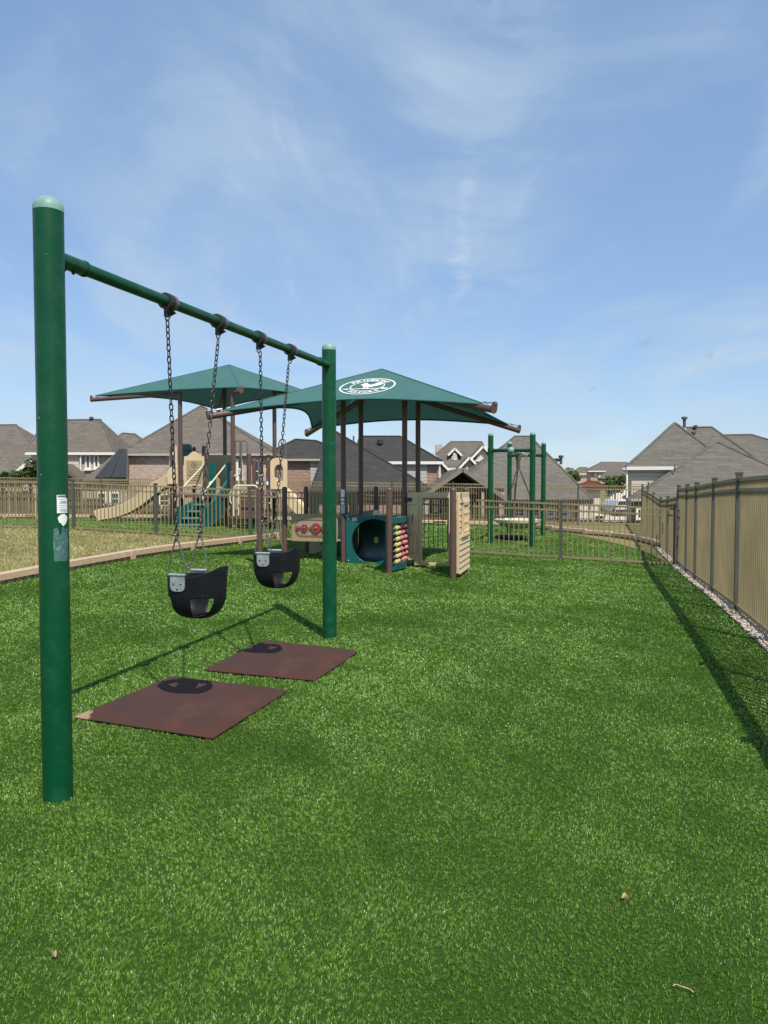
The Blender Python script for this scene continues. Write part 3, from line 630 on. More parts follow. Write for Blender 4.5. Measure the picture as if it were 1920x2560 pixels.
for i, s in enumerate(tl):
    p = Vector((TB0.x, TB0.y)) + tdir*s; nrm = Vector((-tdir.y, tdir.x)); p = p + nrm*0.055
    slope = (gz(*(p+tdir*0.6)) - gz(*(p-tdir*0.6)))/1.2
    o = timber(p.x, p.y, ta, 'tan border timber beside dry grass, ' + names[min(i, len(names)-1)])
    o.rotation_euler = (0, -math.atan(slope), ta); o.scale = (1.43, 1, 1)
bdir = (BACK_L-BACK_R).normalized(); ba = math.atan2(bdir.y, bdir.x)
for i in range(16):
    p = BACK_R + bdir*(0.61+i*1.222)
    timber(p.x, p.y, ba+math.pi, 'pale border timber edging the far side of the turf behind the second fence')['group'] = 'border timbers along the far turf edge'
curve = [G(1300,1318), G(1385,1327), G(1468,1336), G(1530,1342), G(1590,1351), G(1640,1364), G(1690,1384)]
for i in range(len(curve)-1):
    d = curve[i+1]-curve[i]; m = (curve[i]+curve[i+1])/2; o = timber(m.x, m.y, math.atan2(d.y, d.x), 'border timber of the curved far right turf edge beyond the low fence')
    o.scale = (d.to_2d().length/1.22, 1, 1); o['group'] = 'border timbers of the curved far right edge'

# ------------------------------------------------------------------ metal fences
def metal_fence(name, label, pts, h_post, rails, pw, sp, post_w, low=0.05):
    """pts: list of (x, y, base z, height scale)"""
    root = thing(name, label, 'fence', (pts[0][0], pts[0][1], pts[0][2])); o = Vector(root.location)
    for i, (x, y, z, dz) in enumerate(pts):
        ang = math.atan2(pts[min(i+1, len(pts)-1)][1]-pts[max(i-1, 0)][1], pts[min(i+1, len(pts)-1)][0]-pts[max(i-1, 0)][0])
        q = Vector((x, y, z)) - o
        pb = MB().box(q+Vector((0,0,(h_post+dz)/2-0.05)), (post_w, post_w, h_post+dz+0.1), ang).build('post', 'fpost', root)
        MB().box(q+Vector((0,0,h_post+dz+0.012)), (post_w+0.012, post_w+0.012, 0.024), ang).build('post_cap', 'fpost', pb)
    for i in range(len(pts)-1):
        a = Vector(pts[i][:3])-o; b = Vector(pts[i+1][:3])-o
        za, zb = pts[i][3], pts[i+1][3]
        d = (b-a); L2 = d.to_2d().length; dn = Vector((d.x, d.y, 0)).normalized(); ang = math.atan2(d.y, d.x)
        r = MB(); k = MB()
        za = zb = max(za, zb) if abs(za-zb) > 0.1 else za
        for ri, zr in enumerate(rails):
            r.bar(a+dn*post_w/2+Vector((0,0,zr)), b-dn*post_w/2+Vector((0,0,zr)), 0.034, 0.036)
        n = max(1, int(round((L2-post_w)/sp)))
        for q in range(1, n):
            t = (post_w/2 + (L2-post_w)*q/n)/L2; c = a + d*t
            k.box(c+Vector((0,0,(low+rails[0])/2)), (pw, pw, rails[0]-low), ang)
        k.v, k.f = (r.add(k.v, k.f).v, r.f); k.build('picket_panel', 'picket', root, smooth=0)
    return root
lowx = [5.54, 3.49, 1.33, -0.80, -2.93, -5.17, -7.25, -9.4, -11.5]
lf = metal_fence('metal_fence', 'low khaki metal picket fence crossing the middle of the playground', [(x, low_y(x), gz(x, low_y(x)), 0) for x in lowx], 1.135, (1.09, 0.965, 0.045), 0.017, 0.098, 0.062, 0.03)
# bracket arms from the end post to the right fence
e = Vector((5.54, 14.44, gz(5.54, 14.44))); rp = Vector((right_x(14.2), 14.2, e.z)); o_ = Vector(lf.location)
for zr in (1.06, 0.935):
    mb = MB().bar(e-o_+Vector((0.03,0,zr)), e-o_+Vector((0.36,-0.1,zr)), 0.034, 0.036); mb.build('latch_bar', 'fpost', lf)
    MB().box(e-o_+Vector((0.36,-0.1,zr)), (0.055, 0.05, 0.05)).build('bracket', 'cream', lf)
rpts = []
for y in (-0.5, 1.3, 3.1, 4.85, 6.6, 8.4, 10.18, 12.0, 13.3, 14.75): rpts.append((right_x(y), y, gz(right_x(y), y)*1.0, 0))
metal_fence('boundary_fence', 'tall khaki picket fence along the right edge of the playground', rpts, 1.53, (1.47, 1.355, 0.075), 0.0185, 0.098, 0.062, 0.04)
rp2 = [(right_x(14.82), 14.82, gz(right_x(14.8), 14.8)-0.16, 0)]
for y, zt in ((17.0, 1.06), (19.0, 1.00), (21.5, 1.08), (24.2, 1.14), (27.0, 1.19)): rp2.append((right_x(y), y, zt-1.5, 0))
metal_fence('boundary_fence', 'lower sloping far part of the right picket fence beyond the step', rp2, 1.53, (1.47, 1.355, 0.075), 0.0185, 0.098, 0.062, 0.04)
fx_ = np.linspace(right_x(27.0), -17.5, 13)
FY = lambda x: 27.02 + (right_x(27.0)-x)*0.105
fpt = [(x, FY(x), 1.30 + (right_x(27.0)-x)*0.0135 - 1.50, 0) for x in fx_]
metal_fence('perimeter_fence', 'far khaki picket fence running behind both play structures in front of the houses', fpt, 1.53, (1.48, 1.36, 0.10), 0.018, 0.092, 0.066, 0.06)

# ------------------------------------------------------------------ weathered wooden fence behind
wt = thing('wooden_fence', 'weathered grey brown wooden privacy fence between the far metal fence and the houses', 'fence', (0, 32.5, -2.4)); wo = Vector(wt.location)
segs = [(-140, 1228), (-20, 1228), (80, 1231), (165, 1240), (250, 1258), (340, 1262), (440, 1266), (560, 1272), (680, 1278), (800, 1282), (920, 1285), (1040, 1287), (1160, 1290), (1280, 1293), (1400, 1297), (1500, 1302), (1600, 1305), (1720, 1307), (1860, 1308)]
for (u0, v0), (u1, v1) in zip(segs[:-1], segs[1:]):
    Yw = lambda u: 33.6 - (u+140)/2000*3.2
    a, b = P(u0, v0, Yw(u0)), P(u1, v1, Yw(u1)); zt = (a.z+b.z)/2; nb = max(2, int((b-a).to_2d().length/0.15)); mb = MB()
    ang = math.atan2(b.y-a.y, b.x-a.x)
    for i in range(nb):
        c = a.lerp(b, (i+0.5)/nb); hh = zt + random.uniform(-0.02, 0.02) + 2.6; gap = 0.128 if u1 > 200 else 0.10
        mb.box((c.x-wo.x, c.y-wo.y+(0.022 if i % 2 else 0), hh/2-0.2), (gap, 0.018, hh), ang)
    for zr in (zt-0.22, zt-1.2): mb.bar((a.x-wo.x, a.y-wo.y-0.04, zr-wo.z), (b.x-wo.x, b.y-wo.y-0.04, zr-wo.z), 0.04, 0.09)
    mb.bar((a.x-wo.x, a.y-wo.y, zt+0.04-wo.z), (b.x-wo.x, b.y-wo.y, zt+0.04-wo.z), 0.11, 0.035)
    mb.build('board_panel', 'wood', wt, smooth=0)

# ------------------------------------------------------------------ shaded play structure
def canopy(root, C, apex, sag, part_name='shade_canopy', apron=0.05):
    """C: four corners in order (front-left, front-right, back-right, back-left); planar sides with catenary edges"""
    mb = MB(); hem = MB(); n = 14; apex = Vector(apex); C = [Vector(c) for c in C]; edges = []
    for q in range(4):
        a, b = C[q], C[(q+1) % 4]; L = []
        for i in range(n+1):
            s = i/n; e = a.lerp(b, s); L.append(e + (apex-e)*sag[q]*(1-(2*s-1)**2))
        edges.append(L); m = 6
        vs = [apex + (L[i]-apex)*(j/m) for j in range(1, m+1) for i in range(n+1)] + [apex]
        fs = [(j*(n+1)+i, j*(n+1)+i+1, (j+1)*(n+1)+i+1, (j+1)*(n+1)+i) for j in range(m-1) for i in range(n)]
        fs += [(len(vs)-1, i+1, i) for i in range(n)]
        mb.add(vs, fs)
    cv = mb.build(part_name, 'fabric', root, smooth=20)
    for q in range(4):
        h = MB().tube([p - Vector((0,0,0.012)) for p in edges[q]], 0.016, 6).build('hem', 'seam', cv)
    for q in range(4):
        MB().tube([apex.lerp(C[q], t)+Vector((0,0,0.003)) for t in (0.0, 0.5, 1.0)], 0.011, 6).build('seam', 'fabric', cv)
    return cv, edges
def arm_part(root, a, b, tip_r=0.062):
    a = Vector(a); b = Vector(b); d = (b-a).normalized()
    ar = MB().tube([a, b], [tip_r*0.95, tip_r], 18).build('shade_arm', 'brown', root)
    up = Vector((0,0,1)); sd = d.cross(up).normalized(); u2 = sd.cross(d).normalized()
    MB().prism(rrect(tip_r*2.05, tip_r*3.4, tip_r, 5, (0, tip_r*0.6)), b-d*0.003, sd, u2, d, 0.014).build('end_plate', 'brown', ar)
    hk = MB().cyl(b+u2*0.092-d*0.05, b+u2*0.092+d*0.03, 0.008, 8)
    hk.tube([b+u2*0.09-d*0.06, b+u2*0.085-d*0.14, b+u2*0.08-d*0.145, b+u2*0.08-d*0.24], [0.009, 0.009, 0.016, 0.016], 8).build('turnbuckle', 'steel', ar)
    return ar
def dome_cap_post(root, x, y, h, r=0.046, mat='brown', z0=-0.25, name='post'):
    prof = [(r, z0), (r, h-r*1.1)] + [(r*1.05, h-r*1.1), (r*1.05, h-r)] + [(max(1e-4, r*1.05*math.cos(R(a))), h-r+r*math.sin(R(a))) for a in range(15, 91, 15)]
    return MB().lathe(prof, 20, (x, y, 0)).build(name, mat, root)
PSC = Vector((-0.04, 13.2, gz(-0.04, 13.2)))
ps = thing('play_structure', 'play structure with crawl hole, abacus and tan door under the shade canopy with white emblem', 'play structure', PSC, R(-14.5))
Z = lambda z: z - PSC.z
H2 = 0.53; M1 = 1.59
CC = [(-1.99,-1.99,Z(2.53)), (1.99,-1.99,Z(2.53)), (1.99,1.99,Z(2.53)), (-1.99,1.99,Z(2.53))]; APX = (0,0,Z(3.37))
cv, ed = canopy(ps, CC, APX, (0.20, 0.16, 0.14, 0.24))
for sx, sy in ((-1,-1),(1,-1),(1,1),(-1,1)):
    MB().lathe([(0.045, -0.3), (0.045, Z(2.98))], 20, (sx*H2, sy*H2, 0)).build('shade_post', 'brown', ps)
    arm_part(ps, (sx*(H2-0.03), sy*(H2-0.03), Z(2.90)), (sx*2.17, sy*2.17, Z(2.42)), 0.050)
# emblem on the front slope
fa, fb, ft = Vector(CC[0]), Vector(CC[1]), Vector(APX)
EX = (fb-fa).normalized(); mid = (fa+fb)/2; EY = (ft-mid).normalized(); EN = EX.cross(EY).normalized()
if EN.z < 0: EN = -EN
def on_face(u, v):
    mw = Matrix.Translation(PSC) @ Matrix.Rotation(R(-14.5), 4, 'Z'); o = mw @ ft; nn = (mw.to_3x3() @ EN)
    d = ray(u, v); c = Vector((0,0,CAM_H)); t = (o-c).dot(nn)/d.dot(nn); return mw.inverted() @ (c + d*t)
LO = on_face(918.5, 966.5) + EN*0.007; ER = 0.455
def ringm(r0, r1, n=64): return MB().frame(circ(r1, n), circ(r0, n), LO, EX, EY, EN, 0.002)
emb = ringm(ER*0.945, ER).build('emblem_outer_ring', 'white', cv, smooth=0)
ringm(ER*0.585, ER*0.62).build('emblem_inner_ring', 'white', cv, smooth=0)
def arc_text(txt, r, a_c, da, size, flip=False):
    mb = MB(); n = len(txt)
    for i, ch in enumerate(txt):
        a = a_c + (i-(n-1)/2)*da*(1 if flip else -1); vs, fs = text_mesh(ch, size)
        cx, cy = r*math.cos(R(a)), r*math.sin(R(a)); rot = R(a-90) if not flip else R(a+90)
        out = []
        for x, y, z in vs:
            x *= 1.25; X = cx + x*math.cos(rot) - y*math.sin(rot); Y2 = cy + x*math.sin(rot) + y*math.cos(rot)
            out.append(LO + EX*X + EY*Y2 + EN*0.001)
        mb.add(out, fs)
    return mb.build('emblem_lettering', 'white', cv, smooth=0)
arc_text('PRIMROSE', ER*0.765, 90, 15.0, 0.125); arc_text('SCHOOLS', ER*0.765, 270, 13.0, 0.110, True)
cock = [(-0.26,0.06),(-0.235,0.10),(-0.20,0.115),(-0.205,0.15),(-0.185,0.165),(-0.165,0.15),(-0.145,0.175),(-0.115,0.165),(-0.10,0.135),(-0.085,0.10),(-0.06,0.075),(-0.02,0.06),(0.03,0.065),(0.065,0.09),(0.085,0.135),(0.12,0.175),(0.175,0.185),(0.225,0.16),(0.25,0.115),(0.25,0.07),(0.225,0.03),(0.19,0.0),(0.15,-0.01),(0.10,-0.03),(0.06,-0.07),(0.00,-0.085),(-0.02,-0.095),(-0.02,-0.135),(0.03,-0.16),(-0.06,-0.16),(-0.06,-0.145),(-0.045,-0.13),(-0.05,-0.095),(-0.09,-0.08),(-0.10,-0.135),(-0.06,-0.16),(-0.15,-0.16),(-0.125,-0.135),(-0.12,-0.075),(-0.16,-0.04),(-0.185,0.0),(-0.19,0.045),(-0.21,0.03),(-0.225,0.05)]
MB().prism([(x*0.70+0.045, y*0.92+0.02) for x, y in cock], LO, EX, EY, EN, 0.002).build('emblem_bird', 'white', cv, smooth=0)
arrow = [(-0.40,-0.14),(-0.28,-0.115),(-0.30,-0.132),(0.28,-0.132),(0.26,-0.105),(0.33,-0.125),(0.38,-0.118),(0.35,-0.145),(0.385,-0.178),(0.33,-0.168),(0.27,-0.185),(0.29,-0.155),(-0.30,-0.155),(-0.28,-0.18)]
MB().prism([(x, y-0.005) for x, y in arrow], LO+EN*0.0006, EX, EY, EN, 0.002).build('emblem_arrow', 'white', cv, smooth=0)
MB().tube([on_face(955, 931)+EN*0.0015, on_face(914, 971)+EN*0.0015, on_face(874, 1009)+EN*0.0015], 0.004, 5).build('seam', 'seam', cv)
# short posts
for x, y in ((H2+0.0,-M1+0.02), (M1-0.06,-M1-0.12), (M1-0.05,-H2+0.02), (-M1,-M1), (-M1,-H2), (-M1,H2), (-H2,M1)):
    dome_cap_post(ps, x, y, Z(1.345))
# crawl panel with round hole and barrel
hc = (0.017, Z(0.425)); sq = []
for i in range(48):
    a = 2*math.pi*i/48; c_, s_ = math.cos(a), math.sin(a); k = max(abs(c_)/0.475, abs(s_)/0.415)
    sq.append((0.0+c_/k, Z(0.455)+s_/k))
ho = [(hc[0]+0.395*math.cos(2*math.pi*i/48), hc[1]+0.38*math.sin(2*math.pi*i/48)) for i in range(48)]
cp = MB().frame(sq, ho, (0,-H2-0.035,0), (1,0,0), (0,0,1), (0,1,0), 0.055).build('crawl_panel', 'teal', ps, bevel=0.012)
mb = MB(); n = 40; vs = []; steps = 8
for j in range(steps+1):
    t = j/steps
    for rr in (0.395, 0.410):
        for i in range(n):
            a = 2*math.pi*i/n; vs.append((hc[0]-0.92*t**1.25+rr*math.cos(a), -H2-0.02+1.02*t, hc[1]+rr*0.97*math.sin(a)))
fs = []
for j in range(steps):
    for w in (0, 1):
        o = (j*2+w)*n; o2 = ((j+1)*2+w)*n
        fs += [(o+i, o+(i+1) % n, o2+(i+1) % n, o2+i) for i in range(n)]
for i in range(n): fs += [(i, n+i, n+(i+1) % n, (i+1) % n), (steps*2*n+i, steps*2*n+(i+1) % n, steps*2*n+n+(i+1) % n, steps*2*n+n+i)]
brl = mb.add(vs, fs).build('crawl_barrel', 'teal', ps)
MB().prism(circ(0.055, 20), (-0.075, -0.07, Z(0.42)), (0.88,-0.47,0), (0,0,1), (-0.47,-0.88,0), 0.012).build('porthole', 'yellow', brl)
MB().ball((-0.12, 0.12, Z(0.86)), 0.075, 14, 8).build('bubble_dome', 'cream', ps)
MB().box((-0.32, -H2-0.038, Z(0.80)), (0.085, 0.004, 0.055)).build('sticker', 'steel', cp)
for sx in (-0.43, 0.43):
    for zz in (0.10, 0.80): MB().ball((sx, -H2-0.037, Z(zz)), 0.013, 10, 6).build('bolt', 'steel', cp)
MB().box((-H2, 1.06, Z(0.47)), (0.05, 0.95, 0.84)).build('side_panel', 'teal', ps, bevel=0.012)
# abacus
ab = MB(); x0 = H2
for za, zb in ((0.06, 0.17), (0.78, 0.88)):
    pp = []
    for i in range(9):
        t = i/8; pp.append((x0+0.10*math.sin(math.pi*t), -M1+0.06+0.96*t))
    vs = [(p[0]-0.03, p[1], Z(za)) for p in pp] + [(p[0]+0.03, p[1], Z(za)) for p in pp] + [(p[0]-0.03, p[1], Z(zb)) for p in pp] + [(p[0]+0.03, p[1], Z(zb)) for p in pp]
    fs = []
    for i in range(8): fs += [(i, i+1, 9+i+1, 9+i), (18+i, 27+i, 27+i+1, 18+i+1), (i, 18+i, 18+i+1, i+1), (9+i, 9+i+1, 27+i+1, 27+i)]
    fs += [(0, 9, 27, 18), (8, 26, 35, 17)]
    ab.add(vs, fs)
ab.box((x0-0.07, -M1+0.54, Z(0.47)), (0.02, 0.92, 0.64))
af = ab.build('abacus_frame', 'teal', ps, bevel=0.006)
for i in range(7):
    z = Z(0.715 - i*0.088); MB().cyl((x0+0.06, -M1+0.06, z), (x0+0.06, -H2-0.06, z), 0.009, 8).build('abacus_rod', 'steel', af)
    y = -M1+0.16 + (i % 3)*0.02
    for j, (mt, gap) in enumerate((('yellow', 0), ('yellow', 0.06*(i % 2)), ('pink', 0.0), ('pink', 0.10 if i % 3 else 0.22), ('pink', 0.17 if i % 3 else 0.0), ('pink', 0.02))):
        y += 0.078 + gap
        if y > -H2-0.10: break
        MB().lathe([(0.010,-0.037),(0.026,-0.035),(0.033,-0.020),(0.033,0.020),(0.026,0.035),(0.010,0.037)], 14, (0,0,0)).build('bead', mt, af)
        o = COL.objects[-1] if False else bpy.data.objects[[k.name for k in af.children][-1]]
        o.location = (x0+0.06, y, z); o.rotation_euler = (math.pi/2, 0, 0)
# tan door panel
xL, xR, zb, zt = H2+0.05, M1-0.04, Z(0.055), Z(1.255)
out = [(xL, zt), (xL, zb+0.08), (xL+0.12, zb+0.08), (xL+0.12, zb), (xR-0.05, zb), (xR, zb+0.05), (xR, zt)]
inn = [(xL+0.245, zt-0.09), (xL+0.245, zb+0.16), (xL+0.25, zb+0.08), (xL+0.29, zb+0.045), (xR-0.33, zb+0.045), (xR-0.28, zb+0.10), (xR-0.28, zt-0.09)]
dp = MB().frame(out, inn, (0,-H2-0.03,0), (1,0,0), (0,0,1), (0,1,0), 0.06).build('door_panel', 'tan', ps, bevel=0.008)
yf = -H2-0.033
def groove(name, x0, z0, x1, z1, t=0.008, mat='khaki_panel'):
    a, b = Vector((x0, yf, z0)), Vector((x1, yf, z1)); return MB().bar(a, b, t, 0.008, (0,1,0)).build(name, mat, dp)
xa, xb = xL+0.035, xL+0.165
for seg in ((xa, zt-0.20, xb, zt-0.20), (xa, zt-0.20, xa, zt-0.62), (xb+0.03, zt-0.05, xb+0.03, zb+0.10), (xa, zt-0.66, xb, zt-0.66), (xa, zt-0.70, xb, zt-0.70), (xa, zt-0.70, xa, zb+0.20), (xb, zt-0.70, xb, zb+0.20), (xa+0.065, zt-0.70, xa+0.065, zb+0.20), (xa, zb+0.20, xb, zb+0.20)):
    groove('moulding', *seg)
groove('key_slot', xa+0.055, zt-0.36, xa+0.055, zt-0.50, 0.014, 'bearing'); MB().prism(circ(0.022, 14), (xa+0.055, yf-0.004, zt-0.50), (1,0,0), (0,0,1), (0,1,0), 0.008).build('key_bow', 'tan', dp)
for zz in (zt-0.12, zb+0.045):
    br = MB().box((xL+0.02, -H2-0.045, zz), (0.125, 0.016, 0.060)); br.box((xL-0.035, -H2-0.03, zz), (0.04, 0.04, 0.085)); br.build('hinge', 'bearing', ps, bevel=0.004)
# house side panel with window
x = M1+0.0; y0, y1 = -M1-0.04, -H2-0.055
sp = MB().box((x, (y0+y1)/2, Z(0.66)), (0.045, y1-y0, 1.20)).build('house_panel', 'tan', ps, bevel=0.006)
for face in (1, -1):
    for i in range(13):
        zc = Z(0.13 + i*0.088)
        wlow = Z(0.62); 
        segs = ((y0+0.02, y1-0.02),) if zc < wlow-0.02 or zc > Z(1.16) else ((y0+0.02, y0+0.14), (y1-0.14, y1-0.02))
        for s0, s1 in segs:
            if face == 1 or i % 2 == 0:
                c = MB(); c.add([(x+face*0.022, s0, zc), (x+face*0.022, s1, zc), (x+face*0.040, s1, zc-0.072), (x+face*0.040, s0, zc-0.072), (x+face*0.022, s0, zc-0.078), (x+face*0.022, s1, zc-0.078)], [(0,1,2,3), (3,2,5,4), (0,3,4), (1,5,2)])
                c.build('lap_board', 'tan', sp, smooth=0)
ym = (y0+y1)/2
wf = MB().frame(rrect(0.60, 0.50, 0.01, 2, (ym, Z(0.87))), rrect(0.50, 0.40, 0.01, 2, (ym, Z(0.87))), (x+0.022,0,0), (0,1,0), (0,0,1), (1,0,0), 0.03).build('window_frame', 'tan', sp, smooth=0)
MB().box((x+0.040, ym, Z(0.61)), (0.05, 0.66, 0.03)).build('window_sill', 'tan', sp)
for k in (-1, 0, 1):
    MB().bar((x+0.034, ym+k*0.125, Z(0.67)), (x+0.034, ym+k*0.125, Z(1.07)), 0.02, 0.02).build('muntin', 'tan', sp)
for k in (0.80, 0.94): MB().bar((x+0.034, ym-0.25, Z(k)), (x+0.034, ym+0.25, Z(k)), 0.02, 0.02).build('muntin', 'tan', sp)
MB().box((x+0.026, y0+0.20, Z(0.87)), (0.012, 0.022, 0.38)).build('red_slot', 'redline', sp)
# gear panel
gx0, gx1, gz0, gz1 = -M1+0.13, -H2-0.10, Z(0.405), Z(0.855)
gp = MB().box(((gx0+gx1)/2, -H2, (gz0+gz1)/2), (gx1-gx0, 0.04, gz1-gz0)).build('gear_panel', 'khaki_panel', ps, bevel=0.008)
gc = ((gx0+gx1)/2, (gz0+gz1)/2+0.01); yo = -H2-0.0225
MB().frame(rrect(0.70, 0.30, 0.13, 8, gc), rrect(0.665, 0.265, 0.115, 8, gc), (0, yo-0.006, 0), (1,0,0), (0,0,1), (0,1,0), 0.007).build('red_outline', 'redline', gp, smooth=0)
MB().prism(rrect(0.64, 0.24, 0.10, 8, gc), (0, yo-0.002, 0), (1,0,0), (0,0,1), (0,1,0), 0.003).build('clear_inset', 'pale', gp, smooth=0)
def gear(cx, r, teeth, dep):
    pl = []
    for i in range(teeth*6):
        a = 2*math.pi*i/(teeth*6); rr = r*(1+dep*math.cos(teeth*a)); pl.append((cx+rr*math.cos(a), gc[1]+rr*math.sin(a)))
    g_ = MB().prism(pl, (0, yo-0.03, 0), (1,0,0), (0,0,1), (0,1,0), 0.028).build('gear', 'red', gp, smooth=0)
    MB().ball((cx, yo-0.032, gc[1]), r*0.28, 10, 6).build('gear_hub', 'redline', g_)
gear(gx0+0.13, 0.035, 5, 0.12); gear(gx0+0.245, 0.062, 6, 0.12); gear(gx0+0.355, 0.022, 5, 0.1); gear(gx0+0.455, 0.085, 12, 0.05); gear(gx0+0.60, 0.055, 6, 0.12)
for zz in (gz0+0.03, gz1+0.01):
    MB().cyl((-M1+0.02, -H2, zz), (-H2-0.02, -H2, zz), 0.016, 10).build('panel_rail', 'khaki_panel', gp)
# slatted panel behind with opening
ox0, ox1 = -M1+0.06, -H2-0.06
outp = [(ox0, Z(0.03)), (ox1, Z(0.03)), (ox1, Z(1.22)), (ox0, Z(1.22))]; inp = [(ox0+0.16, Z(0.42)), (ox1-0.16, Z(0.42)), (ox1-0.16, Z(1.00)), (ox0+0.16, Z(1.00))]
slp = MB().frame(outp, inp, (0, H2-0.025, 0), (1,0,0), (0,0,1), (0,1,0), 0.05).build('slatted_panel', 'khaki_panel', ps, bevel=0.006)
for i in range(13):
    xx = ox0+0.05+i*0.068
    lo = Z(1.02) if ox0+0.15 < xx < ox1-0.15 else Z(0.44)
    MB().bar((xx, H2-0.029, lo), (xx, H2-0.029, Z(1.19)), 0.010, 0.008, (0,1,0)).build('slat_line', 'brown', slp)
MB().bar((ox0+0.1, H2-0.03, Z(0.08)), (ox1-0.1, H2-0.03, Z(0.38)), 0.03, 0.012, (0,1,0)).build('brace', 'brown', slp)
MB().box(((ox0+ox1)/2, H2-0.005, Z(1.235)), (ox1-ox0+0.02, 0.08, 0.03)).build('top_rail', 'khaki_panel', slp)
# notices on the first shade post
for v0, v1, hw in ((1243, 1223.5, 0.036), (1252.5, 1246, 0.030), (1261.5, 1255.5, 0.030), (1283, 1263, 0.040)):
    z0, z1 = P(860, v0, 12.75).z, P(860, v1, 12.75).z
    mb = MB(); 
    for i in range(7):
        pass
    arc = [(-H2+0.0462*math.sin(t), -H2-0.0462*math.cos(t)) for t in np.linspace(-hw/0.045, hw/0.045, 9)]
    vs = [(p[0], p[1], Z(z0)) for p in arc] + [(p[0], p[1], Z(z1)) for p in arc]
    mb.add(vs, [(i, i+1, 9+i+1, 9+i) for i in range(8)]); mb.build('notice', 'steel' if v0 > 1270 else 'white', ps)

# ------------------------------------------------------------------ tyre-less saucer swing frame (far right)
tf = thing('swing_frame', 'green four post swing frame beyond the low fence on the right', 'swing frame', (5.6, 20, gz(5.6, 20))); to = Vector(tf.location)
fp = {}
for nm, u, vb, vt in (('A', 1225.5, 1356.5, 1082), ('B', 1330, 1366, 1079.5), ('C', 1273, 1331, 1104), ('D', 1357.5, 1335, 1104)):
    Yd = {'A': 18.6, 'B': 17.8, 'C': 22.2, 'D': 21.6}[nm]; b = P(u, vb, Yd); t = P(u, vt, Yd); fp[nm] = (b, t)
    body, cap = dome_post(0.066, t.z-b.z+0.1); c = Vector((b.x, b.y, b.z-0.1)) - to
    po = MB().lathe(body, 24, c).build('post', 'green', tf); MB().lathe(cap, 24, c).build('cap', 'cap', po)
    zr = {'A': 1126, 'B': 1126, 'C': 1139, 'D': 1138.5}[nm]; zz = P(u, zr, Yd).z
    MB().lathe([(0.074, -0.05), (0.077, -0.02), (0.077, 0.02), (0.074, 0.05)], 24, Vector((b.x, b.y, zz))-to).build('collar', 'green', tf)
    fp[nm] = (b, t, Vector((b.x, b.y, zz))-to)
for a, b in (('A','B'), ('C','D')): MB().cyl(fp[a][2], fp[b][2], 0.042, 18).build('cross_beam', 'green', tf)
ma, mc = (fp['A'][2]+fp['B'][2])/2, (fp['C'][2]+fp['D'][2])/2
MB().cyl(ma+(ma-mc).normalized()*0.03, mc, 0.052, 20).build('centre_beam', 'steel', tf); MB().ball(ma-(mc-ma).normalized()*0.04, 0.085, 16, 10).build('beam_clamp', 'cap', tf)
cc = ma.lerp(mc, 0.42)
MB().tube([cc+(mc-ma).normalized()*0.08, cc-(mc-ma).normalized()*0.08], 0.065, 18).build('swivel_clamp', 'green', tf)
MB().lathe([(0.03, -0.42), (0.05, -0.38), (0.055, -0.20), (0.07, -0.17), (0.085, 0.0)], 18, cc).build('swivel', 'bush', tf)
scp = Vector((to.x+cc.x, to.y+cc.y, gz(to.x+cc.x, to.y+cc.y)+0.38))
sc = thing('saucer_swing', 'cream saucer swing hanging on three chains inside the green four post frame', 'swing', scp)
MB().lathe([(0.22, -0.06), (0.42, 0.0), (0.58, 0.10), (0.60, 0.17), (0.56, 0.18), (0.53, 0.11), (0.40, 0.05), (0.05, 0.03)], 36).build('seat', 'cream', sc)
topz = to.z+cc.z-0.41-scp.z
for k in range(3):
    a = R(95+120*k); chain_mesh(MB(), (0.57*math.cos(a), 0.57*math.sin(a), 0.16), (0.03*math.cos(a), 0.03*math.sin(a), topz), 0.05, 0.007, 0.016).build('chain', 'chain', sc)
def flat_mat(c4, label, m='blackmat'):
    c = sum(c4, Vector((0,0,0)))/4; mb = MB(); O = [p-c for p in c4]
    vs = [(p.x, p.y, p.z) for p in O] + [(p.x*.86, p.y*.86, p.z+0.06) for p in O]
    mb.add(vs, [(3,2,1,0), (0,1,5,4), (1,2,6,5), (2,3,7,6), (3,0,4,7), (4,5,6,7)]); o = mb.build('rubber_mat', m, None, smooth=0); o.location = c; return tag(o, label, 'mat')
flat_mat([G(1228,1350), G(1312,1352), G(1318,1342), G(1240,1340)], 'black rubber wear mat under the cream saucer swing')

# ------------------------------------------------------------------ second play structure with slides (left, beyond the low fence)
D0 = 22.0; q0 = Vector((-5.0, D0, gz(-5, D0)))
p2 = thing('play_structure', 'larger climbing structure with tan slides and teal steps under the plain canopy', 'play structure', q0)
W = lambda u, v, Y: P(u, v, Y) - q0
def c2(u, v, Y): return W(u, v, Y)
C2 = [c2(239, 989, 23.0), c2(600, 967, 21.0), c2(806, 992, 23.3), c2(545, 1023, 25.6)]; A2 = c2(573, 912, 23.2)
canopy(p2, C2, A2, (0.06, 0.05, 0.12, 0.12))
ctr = (C2[0]+C2[1]+C2[2]+C2[3])/4
def under(x, y):
    zs = []
    for q in range(4):
        n_ = (C2[q]-A2).cross(C2[(q+1) % 4]-A2); zs.append(A2.z - (n_.x*(x-A2.x)+n_.y*(y-A2.y))/n_.z)
    return min(zs)
for u, Y, k in ((452, 22.2, 0), (583, 21.3, 1), (687, 22.8, 2), (563, 24.0, 3)):
    x, y = (W(u, 1207, Y).x, Y-q0.y); zt = under(x, y) - 0.16
    MB().lathe([(0.062, gz(q0.x+x, Y)-q0.z-0.2), (0.062, zt)], 18, (x, y, 0)).build('shade_post', 'brown', p2)
    arm_part(p2, (x, y, zt-0.06), C2[k] + (C2[k]-ctr).normalized()*0.12 - Vector((0,0,0.13)), 0.06)
